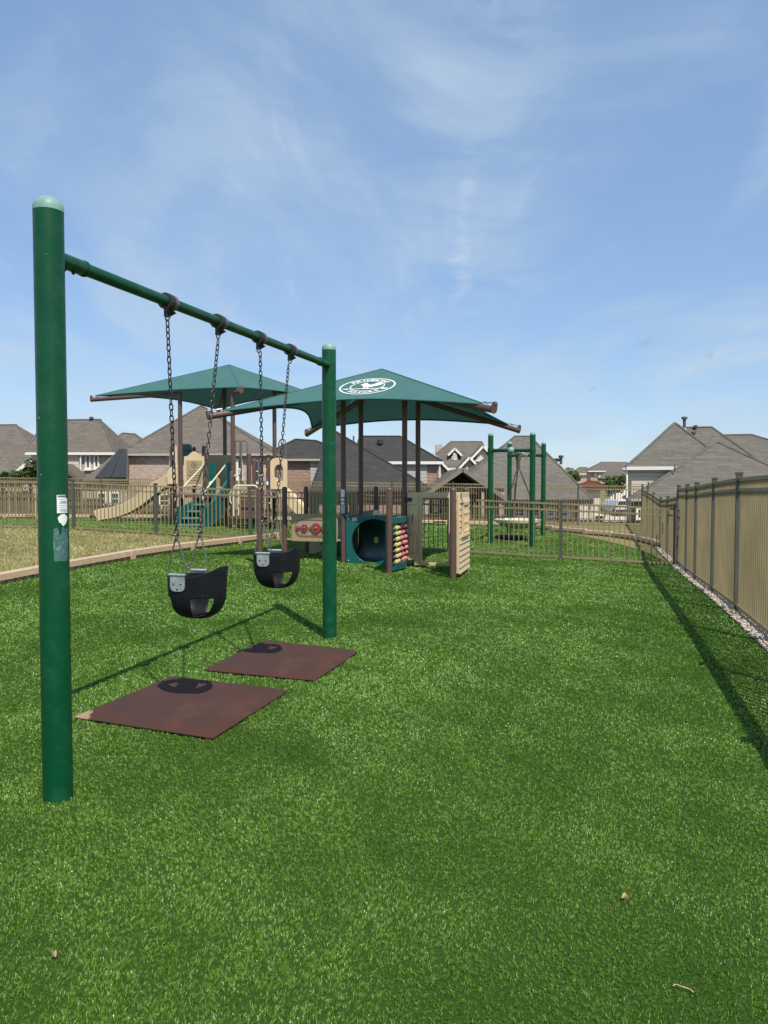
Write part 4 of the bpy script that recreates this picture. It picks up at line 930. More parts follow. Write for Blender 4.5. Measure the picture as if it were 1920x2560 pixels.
def vpost(u, vt, vb, Y, r=0.06):
    a, b = W(u, vb, Y), W(u, vt, Y); return dome_cap_post_at(a, b, r)
def dome_cap_post_at(a, b, r):
    h = b.z-a.z; prof = [(r, 0), (r, h-r)] + [(max(1e-4, r*math.cos(R(t))), h-r+r*math.sin(R(t))) for t in range(15, 91, 15)]
    return MB().lathe(prof, 16, a).build('post', 'brown', p2)
GB = 1318
for u, vt, vb, Y in ((431, 1114, 1300, 22.8), (487, 1117, 1300, 23.6), (511, 1114, 1305, 23.0), (518, 1126, 1316, 21.6), (580, 1177, 1318, 20.9), (624, 1132, 1315, 21.6), (636, 1146, 1310, 22.6), (652, 1146, 1310, 22.6), (671, 1145, 1312, 21.8), (686, 1200, 1308, 22.4)):
    vpost(u, vt, vb, Y)
# deck
dk = MB().box((W(560, 1240, 22.3)+Vector((0,0,0))), (3.2, 1.6, 0.07)).build('deck', 'brown', p2)
# arched sign panel
a, b = W(461, 1214, 21.9), W(511, 1214, 21.9); h = W(461, 1141, 21.9).z-a.z; w = b.x-a.x
arch = [(0, 0), (w, 0), (w, h)] + [(w*0.86, h+0.01), (w*0.76, h+0.045), (w*0.66, h+0.105), (w*0.58, h+0.135), (w*0.5, h+0.142), (w*0.42, h+0.135), (w*0.34, h+0.105), (w*0.24, h+0.045), (w*0.14, h+0.01)] + [(0, h)]
sg = MB().prism(arch, a, (1,0,0), (0,0,1), (0,1,0), 0.05).build('sign_panel', 'tan', p2, smooth=0)
MB().prism([(w*.11, h*.06), (w*.89, h*.06), (w*.89, h*.86), (w*.11, h*.86)], a+Vector((0,-0.006,0)), (1,0,0), (0,0,1), (0,1,0), 0.006).build('sign_face', 'khaki_panel', sg, smooth=0)
MB().frame(circ(.085, 20, c=(w/2, h*.70)), circ(.07, 20, c=(w/2, h*.70)), a+Vector((0,-0.01,0)), (1,0,0), (0,0,1), (0,1,0), 0.004).build('sign_emblem', 'brown', sg, smooth=0)
MB().prism(circ(.03, 8, c=(w/2, h*.70)), a+Vector((0,-0.01,0)), (1,0,0), (0,0,1), (0,1,0), 0.004).build('sign_emblem', 'brown', sg, smooth=0)
for i, k in enumerate((.50, .43, .34, .26, .17)):
    ww = (.26, .24, .34, .22, .18)[i]*w
    MB().prism([(w/2-ww, h*k), (w/2+ww, h*k), (w/2+ww, h*k+.012), (w/2-ww, h*k+.012)], a+Vector((0,-0.01,0)), (1,0,0), (0,0,1), (0,1,0), 0.004).build('sign_line', 'brown', sg, smooth=0)
MB().box(W(545, 1177, 22.8), (0.95, 0.05, 0.95)).build('back_panel', 'khaki_panel', p2)
# little teal roof box
mb = MB().box(W(474, 1134, 23.4), (0.42, 0.5, 0.16)); mb.box(W(468, 1119, 23.4), (0.22, 0.3, 0.20)); mb.build('roof_box', 'teal', p2, smooth=0, bevel=0.02)
# slides
def slide(path, width, wall, side):
    pts = [W(*p) for p in path]; mb = MB(); vs = []; side = Vector(side).normalized(); n = len(pts)
    prof = [(-width/2-0.03, wall), (-width/2, wall+0.015), (-width/2+0.03, wall-0.02), (-width/2+0.06, 0.04), (0, 0.0), (width/2-0.06, 0.04), (width/2-0.03, wall-0.02), (width/2, wall+0.015), (width/2+0.03, wall), (width/2+0.02, -0.06), (0, -0.08), (-width/2-0.02, -0.06)]
    m = len(prof)
    for i, p in enumerate(pts):
        t = (pts[min(i+1, n-1)]-pts[max(i-1, 0)]).normalized(); up = side.cross(t).normalized()
        if up.z < 0: up = -up
        for s_, z in prof: vs.append(p + side*s_ + up*z)
    fs = [(i*m+k, i*m+(k+1) % m, (i+1)*m+(k+1) % m, (i+1)*m+k) for i in range(n-1) for k in range(m)]
    fs += [tuple(range(m)), tuple(reversed(range((n-1)*m, n*m)))]
    return mb.add(vs, fs).build('slide', 'tan', p2, smooth=50)
slide([(446, 1203, 22.6), (432, 1207, 22.65), (415, 1215, 22.7), (398, 1226, 22.75), (378, 1243, 22.8), (356, 1260, 22.85), (332, 1274, 22.9), (308, 1284, 22.95), (285, 1290, 23.0), (262, 1293, 23.0), (251, 1297, 23.0)], 0.46, 0.25, (0.08, 1, 0))
for u in (300, 385): 
    a = W(u, 1288 if u == 300 else 1240, 22.9); MB().cyl((a.x, a.y, a.z), (a.x, a.y, gz(q0.x+a.x, 22.9)-q0.z-0.1), 0.03, 8).build('slide_leg', 'brown', p2)
slide([(682, 1226, 22.2), (700, 1233, 22.0), (716, 1246, 21.9), (732, 1262, 21.8), (748, 1279, 21.7), (764, 1292, 21.6), (780, 1297, 21.6)], 0.46, 0.22, (0.1, 1, 0))
# slide entry hood (left)
hood = [(437,1114),(441,1116),(444,1126),(447,1142),(446,1165),(447,1185),(448,1205),(428,1205),(430,1192),(432,1178),(436,1165),(434,1145),(430,1132)]
pl = [W(u, v, 22.35) for u, v in hood]; o = pl[0]
MB().prism([(p.x-o.x, p.z-o.z) for p in pl], o, (1,0,0), (0,0,1), (0,1,0), 0.06).build('slide_hood', 'tan', p2, smooth=0)
MB().prism(circ(0.22, 18, math.pi*0.0, math.pi, (0, 0)) + [(-0.22, -0.3), (0.22, -0.3)], W(437, 1184, 22.3), (1,0,0), (0,0,1), (0,1,0), 0.05).build('slide_hood', 'tan', p2, smooth=0)
# arched doorway (right)
Yd = 21.7; a = W(676, 1223, Yd); wv = W(718, 1223, Yd).x-a.x; hv = W(676, 1152, Yd).z-a.z
outer = []; inner = []
for i in range(25):
    t = i/24
    if t < 0.3: s = t/0.3; outer.append((0, hv*s*0.95)); inner.append((wv*.24, hv*(0.30+0.38*s)))
    elif t <= 0.7:
        an = math.pi*(1-(t-0.3)/0.4); outer.append((wv/2+wv*.5*math.cos(an), hv*.95+0.13*math.sin(an))); inner.append((wv/2+wv*.26*math.cos(an), hv*.68+hv*0.19*math.sin(an)))
    else: s = (t-0.7)/0.3; outer.append((wv, hv*.95*(1-s))); inner.append((wv*.76, hv*(0.68-0.38*s)))
MB().frame(outer, inner, a, (1,0,0), (0,0,1), (0,1,0), 0.12).build('arched_doorway', 'tan', p2, smooth=0)
MB().prism([(wv*.2, 0), (wv*.62, 0), (wv*.60, hv*.22), (wv*.48, hv*.36), (wv*.3, hv*.42), (wv*.2, hv*.42)], a+Vector((0,0.02,0)), (1,0,0), (0,0,1), (0,1,0), 0.06).build('slide_hood', 'tan', p2, smooth=0)
# teal step climber
def wallpoly(poly, Ys):
    pts = [W(u, v, Y) for (u, v), Y in zip(poly, Ys)]; vs = pts + [p + Vector((0.05, 0.03, 0)) for p in pts]; n = len(pts)
    return MB().add(vs, [tuple(range(n)), tuple(reversed(range(n, 2*n)))] + [(i, (i+1) % n, n+(i+1) % n, n+i) for i in range(n)]).build('step_side', 'teal', p2, smooth=0)
yt = lambda u, u0: 20.9 + max(0, min(1, (u-u0)/80))*1.3
L1 = [(516,1158),(534,1157),(536,1196),(514,1222),(480,1252),(455,1266),(443,1266),(443,1316),(455,1316),(480,1300),(520,1262),(545,1232)]
wallpoly([(516,1158),(534,1157),(536,1196),(536,1240),(500,1285),(466,1316),(443,1316),(443,1266),(455,1265),(480,1252),(505,1226),(516,1206)], [yt(u, 445) for u in (516,534,536,536,500,466,443,443,455,480,505,516)])
wallpoly([(563,1157),(580,1157),(580,1206),(578,1246),(556,1285),(522,1317),(501,1317),(502,1270),(511,1268),(526,1256),(550,1226),(564,1202)], [yt(u, 503)-0.15 for u in (563,580,580,578,556,522,501,502,511,526,550,564)])
for k in range(5):
    u0, v0 = 462+k*11, 1312-k*17; a, b = W(u0-14, v0, 20.9+k*0.24), W(u0+46, v0+1, 20.8+k*0.24); c_ = (a+b)/2
    MB().box(c_, (abs(b.x-a.x), 0.26, 0.05)).build('step', 'tealstep', p2, bevel=0.01)
for (u0, v0), (u1, v1), Ya, Yb in (((459,1217),(516,1160),21.0,22.0), ((507,1234),(570,1160),20.8,21.9)):
    MB().tube([W(u0, v0+30, Ya), W(u0, v0, Ya), W(u0+5, v0-6, Ya+0.1), W(u1-6, v1+2, Yb-0.1), W(u1, v1, Yb), W(u1+4, v1+2, Yb)], 0.022, 8).build('handrail', 'cream', p2)
# centre climber: steps, loops, legs
for i, (v, dv) in enumerate(((1240, 14), (1256, 14), (1272, 14), (1286, 12))):
    MB().box(W(622, v, 21.3-i*0.12), (0.50, 0.08, 0.17)).build('riser', 'brown', p2, bevel=0.01)
MB().box(W(613, 1292, 20.7), (0.72, 0.5, 0.06)).build('platform', 'brown', p2)
for u in (586, 646): MB().bar(W(u, 1318, 20.6), W(u, 1292, 20.6), 0.05, 0.05).build('platform_leg', 'khaki_panel', p2)
MB().tube([W(584, 1300, 20.6), W(584, 1224, 20.6), W(586, 1217, 20.6), W(592, 1214, 20.6), W(636, 1214, 20.6), W(642, 1217, 20.6), W(645, 1224, 20.6), W(645, 1300, 20.6)], 0.024, 8).build('loop_rail', 'cream', p2)
for u, s_ in ((578, -1), (676, 1)):
    MB().tube([W(u+4*-s_, 1228, 20.7), W(u, 1229, 20.7), W(u+3*s_, 1233, 20.7), W(u+3*s_, 1252, 20.7), W(u, 1258, 20.7), W(u+4*-s_, 1258, 20.7)], 0.018, 8).build('grab_handle', 'cream', p2)
for u in (592, 656): MB().tube([W(u-8, 1189, 21.2), W(u+4, 1188, 21.2), W(u+7, 1184, 21.2), W(u+8, 1172, 21.2), W(u+2, 1171, 21.2)], 0.018, 8).build('grab_handle', 'cream', p2)
for u, vb in ((597, 1290), (654, 1230)): MB().bar(W(u, vb, 21.0), W(u, 1190, 21.0), 0.07, 0.03).build('climber_pole', 'yellow' if False else 'cream', p2)
for us, Y in (((588, 604), 21.3), ((600, 618), 21.6)):
    MB().tube([W(us[0], 1210, Y), W(us[0], 1107, Y), W(us[0]+3, 1102, Y), W(us[1]-4, 1102, Y), W(us[1], 1108, Y), W(us[1], 1210, Y)], 0.020, 8).build('tall_loop', 'bush', p2)
MB().tube([W(697, 1146, 21.9), W(697, 1108, 21.9), W(700, 1100, 21.9), W(706, 1098, 21.9), W(712, 1100, 21.9), W(714, 1108, 21.9), W(714, 1146, 21.9)], 0.018, 8).build('tall_loop', 'bush', p2)
MB().tube([W(664, 1146, 21.9), W(665, 1141, 21.9), W(670, 1138, 21.9), W(677, 1139, 21.9), W(680, 1144, 21.9), W(681, 1150, 21.9)], 0.02, 8).build('tall_loop', 'bearing', p2)
MB().box(W(668.5, 1199, 21.7), (0.07, 0.02, 0.08)).build('sticker', 'blue', p2); MB().box(W(668.5, 1208, 21.7), (0.05, 0.02, 0.10)).build('sticker', 'white', p2)
for i in range(2): MB().lathe([(0.06, 0), (0.06, 0.14-0.06*i), (0.20, 0.16-0.06*i), (0.20, 0.20-0.06*i)], 16, W(678+10*i, 1318, 20.9+0.4*i)-Vector((0,0,0.02))).build('stepping_pod', 'brown', p2)

# ------------------------------------------------------------------ leaves and twig on the turf
def leaf(u, v, s, rz, label):
    p = G(u, v); mb = MB(); n = 9; pl = [(math.cos(t)*s*(1 if math.cos(t) < 0 else 1.35), math.sin(t)*s*0.42) for t in np.linspace(0, 2*math.pi, 14, endpoint=False)]
    vs = [(x, y, 0.012*math.cos(x/s*1.2)+0.02*abs(y)/s) for x, y in pl] + [(0, 0, 0.004)]
    mb.add(vs + [(x, y, z+0.0015) for x, y, z in vs], [(i, (i+1) % 14, 14) for i in range(14)] + [(15+(i+1) % 14, 15+i, 29) for i in range(14)] + [(i, 15+i, 15+(i+1) % 14, (i+1) % 14) for i in range(14)])
    o = mb.build('dry_leaf', 'dryleaf'); o.location = (p.x, p.y, 0.012); o.rotation_euler = (0.15, 0.1, rz); return tag(o, label, 'leaf', 'dry leaves on the turf')
leaf(1560, 2257, 0.012, 0.5, 'single pale dry leaf lying on the open turf at the lower right')
leaf(135, 2405, 0.011, 2.4, 'pale dry leaf lying on the turf at the lower left')
p = G(1710, 2482); tw = MB().tube([(-0.026, 0.012, 0), (-0.016, 0.014, 0.003), (-0.004, 0.002, 0.004), (0.008, 0.001, 0.001), (0.015, -0.008, 0.003), (0.020, -0.016, 0)], 0.0013, 6).build('twig', 'dryleaf'); tw.location = (p.x, p.y, 0.012); tag(tw, 'thin curled dry twig on the turf near the lower right corner', 'twig')
# ------------------------------------------------------------------ houses beyond the yard
GB_ = -2.4
def house(label, u, D, name='house', zb=GB_):
    o = thing(name, label, 'house', (P(u, 1207, D).x, D, zb)); o['_D'] = D; return o
def hip(h, uL, uR, ve, r1, r2, D, pitch=0.85, mat='shB', fascia='trim', fas=0.16, name='roof', rot=False):
    """hip roof: front eave from pixel uL to uR at height ve, ridge pixels r1-r2; returns box of the eaves in house space"""
    o = Vector(h.location); A = P(uL, ve, D); B = P(uR, ve, D); ze = A.z; k = 3.0
    if rot: return hip_rot(h, A, uR, r1, r2, pitch, mat, fascia, fas, name)
    for _ in range(30):
        zr = P(r1[0], (r1[1]+r2[1])/2, D+k).z; k = max(0.8, (zr-ze)/pitch)
    a = P(r1[0], r1[1], D+k)-o; b = P(r2[0], r2[1], D+k)-o
    A -= o; B -= o; A2 = A + Vector((0, 2*k, 0)); B2 = B + Vector((0, 2*k, 0)); A2.z = A.z; B2.z = B.z
    return hip_mesh(h, A, B, A2, B2, a, b, k, mat, fascia, fas, name)
AV, BV = Vector((0.968, -0.25, 0)), Vector((0.25, 0.968, 0))
def on_line(p0, u):
    """point p0 + t*AV seen at picture column u"""
    m = (u-960)/FPX; t = (m*p0.y - p0.x)/(AV.x - m*AV.y); return p0 + AV*t
def hip_rot(h, A, uR, r1, r2, pitch, mat, fascia, fas, name):
    o = Vector(h.location); B = on_line(A, uR); k = 3.0
    for _ in range(30):
        a = on_line(A+BV*k, r1[0]); zr = P(r1[0], r1[1], a.y).z; k = max(0.8, (zr-A.z)/pitch)
    a = on_line(A+BV*k, r1[0]); b = on_line(A+BV*k, r2[0]); a.z = b.z = zr
    return hip_mesh(h, A-o, B-o, A+BV*2*k-o, B+BV*2*k-o, a-o, b-o, k, mat, fascia, fas, name)
def hip_mesh(h, A, B, A2, B2, a, b, k, mat, fascia, fas, name):
    v = [A, B, B2, A2, a, b]; dn = Vector((0,0,-0.10)); mb = MB()
    mb.add(v + [A+dn, B+dn, B2+dn, A2+dn], [(0,1,5,4), (2,3,4,5), (1,2,5), (3,0,4), (9,8,7,6), (0,6,7,1), (1,7,8,2), (2,8,9,3), (3,9,6,0)])
    rf = mb.build(name, mat, h, smooth=0)
    f = MB()
    for p, q in ((A, B), (B, B2), (B2, A2), (A2, A)):
        d = (q-p).normalized(); n_ = Vector((d.y, -d.x, 0))*0.014
        f.bar(p+n_+Vector((0,0,-fas/2)), q+n_+Vector((0,0,-fas/2)), 0.05, fas)
    f.build('fascia', fascia, rf, smooth=0)
    rc = MB()
    for p, q in ((a, b), (A, a), (B, b)):
        if (p-q).length > 0.2: rc.tube([p+Vector((0,0,0.0)), q+Vector((0,0,0.0))], 0.055, 6)
    rc.build('ridge_cap', mat, rf, smooth=0)
    return A, B, k
def walls(h, A, B, k, mat, inset=0.25, name='wall', zbot=-0.3, rot=False):
    if rot:
        c = [A+AV*inset+BV*inset, B-AV*inset+BV*inset, B-AV*inset+BV*(2*k-inset), A+AV*inset+BV*(2*k-inset)]
        return MB().add([(p.x, p.y, zbot) for p in c] + [(p.x, p.y, A.z-0.08) for p in c], [(0,1,5,4), (1,2,6,5), (2,3,7,6), (3,0,4,7)]).build(name, mat, h, smooth=0)
    return MB().add([(A.x+inset, A.y+inset, zbot), (B.x-inset, A.y+inset, zbot), (B.x-inset, A.y+2*k-inset, zbot), (A.x+inset, A.y+2*k-inset, zbot),
                     (A.x+inset, A.y+inset, A.z-0.08), (B.x-inset, A.y+inset, A.z-0.08), (B.x-inset, A.y+2*k-inset, A.z-0.08), (A.x+inset, A.y+2*k-inset, A.z-0.08)],
                    [(0,1,5,4), (1,2,6,5), (2,3,7,6), (3,0,4,7)]).build(name, mat, h, smooth=0)
def slab(h, u0, u1, v0, v1, D, mat, t=0.06, name='siding'):
    o = Vector(h.location); a = P(u0, v0, D)-o; b = P(u1, v1, D)-o
    return MB().box(((a.x+b.x)/2, a.y+t/2, (a.z+b.z)/2), (abs(b.x-a.x), t, abs(a.z-b.z))).build(name, mat, h, smooth=0)
def window(h, u0, u1, v0, v1, D, glass='glass', fr=0.09, sill=True):
    o = Vector(h.location); a = P(u0, v1, D)-o; b = P(u1, v0, D)-o; cx, cz = (a.x+b.x)/2, (a.z+b.z)/2; w, hh = abs(b.x-a.x), abs(b.z-a.z)
    wd = MB().frame([(-w/2, -hh/2), (w/2, -hh/2), (w/2, hh/2), (-w/2, hh/2)], [(-w/2+fr, -hh/2+fr), (w/2-fr, -hh/2+fr), (w/2-fr, hh/2-fr), (-w/2+fr, hh/2-fr)], (cx, a.y-0.03, cz), (1,0,0), (0,0,1), (0,1,0), 0.08).build('window', 'trim', h, smooth=0)
    MB().box((cx, a.y+0.03, cz), (w-fr*2+0.02, 0.02, hh-fr*2+0.02)).build('pane', glass, wd, smooth=0)
    MB().box((cx, a.y+0.0, cz), (w-fr*2, 0.03, 0.035)).build('muntin', 'trim', wd, smooth=0)
    if sill: MB().box((cx, a.y-0.05, cz-hh/2-0.04), (w+0.12, 0.1, 0.07)).build('sill', 'trim', wd, smooth=0)
    return wd
def pipe(h, u, v0, v1, D, r=0.05, cap=True, flash=True):
    o = Vector(h.location); a = P(u, v1, D)-o; b = P(u, v0, D)-o
    mb = MB().cyl(a-Vector((0,0,0.2)), b, r, 10)
    if cap: mb.lathe([(r*0.9, -0.02), (r*1.9, 0.0), (r*1.9, 0.10), (r*0.5, 0.12)], 12, b)
    vp = mb.build('vent_pipe', 'vent', h)
    if flash: MB().lathe([(0.13, -0.12), (0.06, 0.02)], 12, a).build('flashing', 'sidG', vp)
    return vp
def gable(h, apex, left, right, D, depth, mat_roof, mat_wall, t=0.14, rake='trim', wall_in=0.25, zdrop=None, name='gable_roof'):
    o = Vector(h.location); A, L, Rr = P(*apex, D)-o, P(*left, D)-o, P(*right, D)-o; bk = Vector((0, depth, 0)); up = Vector((0,0,-t))
    mb = MB()
    for p in (L, Rr):
        mb.add([A, p, p+bk, A+bk, A+up, p+up, p+bk+up, A+bk+up], [(0,1,2,3), (7,6,5,4), (0,4,5,1), (1,5,6,2), (2,6,7,3), (3,7,4,0)])
    g_ = mb.build(name, mat_roof, h, smooth=0)
    rk = MB()
    for p in (L, Rr): rk.bar(A+Vector((0,-0.03,-0.08)), p+Vector((0,-0.03,-0.08)), 0.05, 0.16)
    rk.build('rake_board', rake, g_, smooth=0)
    if mat_wall:
        y = wall_in; zl = min(L.z, Rr.z) - (zdrop or 0)
        pl = [(A.x, A.z-0.2), (L.x+0.3, L.z-0.15), (L.x+0.3, zl), (Rr.x-0.3, zl), (Rr.x-0.3, Rr.z-0.15)]
        MB().prism(pl, (0, A.y+y, 0), (1,0,0), (0,0,1), (0,1,0), 0.1).build('gable_wall', mat_wall, h, smooth=0)
    return g_
def gutter_pipe(h, pts, D, mat='trim'):
    o = Vector(h.location); MB().tube([P(u, v, D)-o for u, v in pts], 0.05, 8).build('downspout', mat, h)

# far left house behind the near post
h1 = house('brown shingled house at the far left edge with a small cream gable', 0, 44)
A, B, k = hip(h1, -160, 150, 1192, (-70, 1063), (41, 1062), 44); walls(h1, A, B, k, 'brickT')
h2 = house('brown roofed house with cream siding and two green windows beside the near post', 150, 40)
A, B, k = hip(h2, 64, 286, 1131, (112, 1050.5), (252, 1049), 40, 0.9, fas=0.13); walls(h2, A, B, k, 'brickT', 0.28)
hip(h2, 230, 410, 1140, (306, 1083), (337, 1085), 46, 0.9)
slab(h2, 78, 199, 1131.5, 1300, 40.18, 'sidC'); gutter_pipe(h2, [(205, 1133), (203, 1139), (201.5, 1143), (201.5, 1290)], 40.1)
window(h2, 213, 227, 1136, 1173, 40.25, 'glassG'); window(h2, 234.5, 248, 1136, 1171, 40.25, 'glassG')
for u in (243, 262, 282, 300): window(h2, u-8, u+7, 1228, 1262, 40.25, 'glassG', 0.08, False)
gable(h2, (72.5, 1149), (27, 1190), (120, 1192), 37.5, 5.0, 'shB', 'sidC', wall_in=0.5, zdrop=2.6)
gable(h2, (150, 1158), (100, 1185), (198, 1198), 38.3, 1.6, 'shB', None, rake='shB')
pipe(h2, 228.5, 1047, 1062, 42.0, 0.06, True, False)
MB().box(P(230, 1064, 41.9)-Vector(h2.location), (0.95, 0.35, 0.05)).build('ridge_vent', 'vent', h2)
# brick house with the solar panel wing
h3 = house('large brown pyramid roofed brick house with a dark solar panel wing', 470, 36)
A, B, k = hip(h3, 296, 690, 1134, (502, 1015), (505, 1015), 36, 0.8, fascia='gutter', fas=0.10); walls(h3, A, B, k, 'brickT', 0.24)
hip(h3, 560, 720, 1139, (640, 1120), (682, 1122), 40, 0.8)
o = Vector(h3.location)
vs = [P(204, 1202, 33.6)-o, P(318.5, 1202, 33.6)-o, P(318.5, 1124, 36.3)-o, P(300, 1124, 36.3)-o]
MB().add(vs + [p+Vector((0,0.25,-0.2)) for p in vs], [(0,1,2,3), (7,6,5,4), (0,4,5,1), (1,5,6,2), (2,6,7,3), (3,7,4,0)]).build('wing_roof', 'shB', h3, smooth=0)
n_ = (vs[1]-vs[0]).cross(vs[3]-vs[0]).normalized(); n_ = n_ if n_.z > 0 else -n_
def onwing(s, t): return (vs[0]+(vs[1]-vs[0])*s).lerp(vs[3]+(vs[2]-vs[3])*s, t) + n_*0.09
for s0, s1, sx0, sx1 in ((0.27, 0.62, 0.06, 0.48), (0.635, 0.985, 0.50, 0.97)):
    q = [onwing(s0, 0.05), onwing(s1, 0.05), onwing(sx1, 0.96), onwing(sx0, 0.96)]
    MB().add([p-n_*0.05 for p in q] + q, [(3,2,1,0), (4,5,6,7), (0,1,5,4), (1,2,6,5), (2,3,7,6), (3,0,4,7)]).build('solar_panel', 'solar', h3, smooth=0)
MB().add([P(206, 1205, 33.9)-o, P(317, 1205, 33.9)-o, P(317, 1320, 33.9)-o, P(206, 1320, 33.9)-o], [(0,1,2,3)]).build('wing_wall', 'brickT', h3, smooth=0)
gutter_pipe(h3, [(421, 1138), (424.5, 1141), (425.5, 1146), (425.5, 1280)], 36.12)
for u0, u1 in ((243, 268), (274, 300)): window(h3, u0, u1, 1230, 1264, 33.85, 'glassG', 0.08, False)
window(h3, 398, 424, 1236, 1268, 36.18, 'glass', 0.09); window(h3, 592, 607, 1148, 1200, 36.18, 'glass', 0.08)
slab(h3, 585, 592, 1142, 1290, 36.14, 'stucco', 0.08, 'corner_board')
window(h3, 634, 650, 1150, 1206, 36.18, 'glass', 0.08)
MB().bar(P(411, 1089, 37.6)-o, P(468, 1095, 37.6)-o, 0.06, 0.05).build('ridge_vent', 'vent', h3)
pipe(h3, 404, 1082, 1090, 37.4, 0.05, False, True)
# charcoal roofed house
h4 = house('house with broad charcoal roof planes behind the emblem canopy', 880, 37)
A, B, k = hip(h4, 640, 905, 1147, (739, 1098.5), (790, 1102), 37, 0.7, 'shD', 'gutter', 0.10); walls(h4, A, B, k, 'brickR', 0.25)
slab(h4, 775.5, 812, 1148, 1300, 37.18, 'sidG')
A, B, k = hip(h4, 880, 1107, 1153.5, (900, 1091), (1000, 1091), 38, 0.75, 'shD', fas=0.14); walls(h4, A, B, k, 'brickR', 0.25)
slab(h4, 900, 1067, 1154, 1300, 38.18, 'sidG'); gutter_pipe(h4, [(1098, 1158), (1099, 1163), (1099, 1290)], 38.1)
A, B, k = hip(h4, 776, 1086, 1226, (829, 1075), (832, 1075), 34, 0.82, 'shD', 'dark', 0.08); walls(h4, A, B, k, 'brickR', 0.35)
pipe(h4, 884, 1090, 1098, 37.6, 0.04, False, False); MB().lathe([(0.16, 0), (0.14, 0.22), (0.02, 0.24)], 12, P(950, 1110, 39.2)-Vector(h4.location)).build('turbine_vent', 'dark', h4)
MB().lathe([(0.10, -0.1), (0.08, 0.10), (0.02, 0.12)], 10, P(914, 1165, 36)-Vector(h4.location)).build('roof_vent', 'concrete', h4)
window(h4, 1085, 1096, 1237, 1280, 33.6, 'glass', 0.08, False)
# house with dormer
h5 = house('distant brown roofed house with white dormer and chimney behind the canopy posts', 1150, 60)
A, B, k = hip(h5, 1048, 1240, 1170, (1127, 1104), (1204, 1104), 60, 1.0); walls(h5, A, B, k, 'brickR', 0.5)
gable(h5, (1137, 1119), (1120, 1136), (1155, 1137), 60.5, 4.0, 'shB', 'stucco', wall_in=0.2, zdrop=1.0)
window(h5, 1133.5, 1141.5, 1133, 1150, 60.6, 'glass', 0.1, False)
gable(h5, (1208, 1113), (1178, 1145), (1240, 1147), 58.5, 6, 'shB', 'stucco', wall_in=0.3, zdrop=0.2)
gable(h5, (1174, 1141), (1144, 1173), (1206, 1175), 57.5, 6, 'shB', 'brickT', wall_in=0.3, zdrop=4.0)
gable(h5, (1083, 1133), (1042, 1174), (1123, 1174), 57, 6, 'shB', 'brickR', wall_in=0.3, zdrop=4.0)
MB().box(P(1097, 1126, 63)-Vector(h5.location), (0.55, 0.6, 0.95)).build('chimney', 'sidG', h5); MB().box(P(1097, 1118.5, 63)-Vector(h5.location), (0.35, 0.4, 0.16)).build('chimney_cap', 'dark', h5)
# one storey house with the covered patio
h6 = house('low brick house with a big grey brown hip roof and dark gabled patio', 1300, 35)
A, B, k = hip(h6, 1100, 1482, 1249, (1287, 1091), (1325, 1091), 35, 0.82, 'shG', 'dark', 0.2); walls(h6, A, B, k, 'brickG', 0.5)
gable(h6, (1157, 1169), (1060, 1236), (1268, 1245), 32.4, 7.0, 'shG', None, 0.2, 'rake')
o = Vector(h6.location)
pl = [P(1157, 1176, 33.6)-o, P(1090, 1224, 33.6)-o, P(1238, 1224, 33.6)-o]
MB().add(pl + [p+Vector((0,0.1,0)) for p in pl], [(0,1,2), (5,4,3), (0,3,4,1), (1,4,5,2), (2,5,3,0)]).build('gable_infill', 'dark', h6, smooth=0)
for u0, u1 in ((1058, 1071), (1203, 1209), (1246, 1259)):
    a, b = P(u0, 1230, 32.7)-o, P(u1, 1330, 32.7)-o; MB().box(((a.x+b.x)/2, a.y, (a.z+b.z)/2), (b.x-a.x, 0.4, abs(b.z-a.z))).build('patio_column', 'brickG', h6, smooth=0)
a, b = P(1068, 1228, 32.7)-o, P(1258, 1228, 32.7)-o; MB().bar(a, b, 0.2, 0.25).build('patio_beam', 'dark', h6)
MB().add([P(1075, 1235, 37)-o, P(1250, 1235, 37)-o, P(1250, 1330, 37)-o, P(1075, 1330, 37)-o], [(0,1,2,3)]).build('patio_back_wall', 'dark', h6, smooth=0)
for u0, u1, g_ in ((1284, 1317, 'glass'), (1330, 1356, 'glass'), (1362, 1389, 'glass'), (1397, 1428, 'glassG')): window(h6, u0, u1, 1266, 1296, 35.45, g_, 0.14, False)
pipe(h6, 1402.5, 1144, 1161, 38.3, 0.07, True, True)
for u, v in ((1392, 1150), (1380, 1173), (1411, 1194.5), (1423, 1202.5)): MB().box(P(u, v, 36.8+(1250-v)*0.022)-o, (0.36, 0.3, 0.16)).build('roof_vent', 'dark', h6, bevel=0.03)
MB().lathe([(0.10, -0.1), (0.05, 0.10), (0.04, 0.32)], 10, P(1386, 1181, 37.3)-o).build('roof_vent', 'trim', h6)
gutter_pipe(h6, [(1480, 1251), (1476, 1257), (1474, 1262), (1474, 1320)], 35.2, 'concrete')
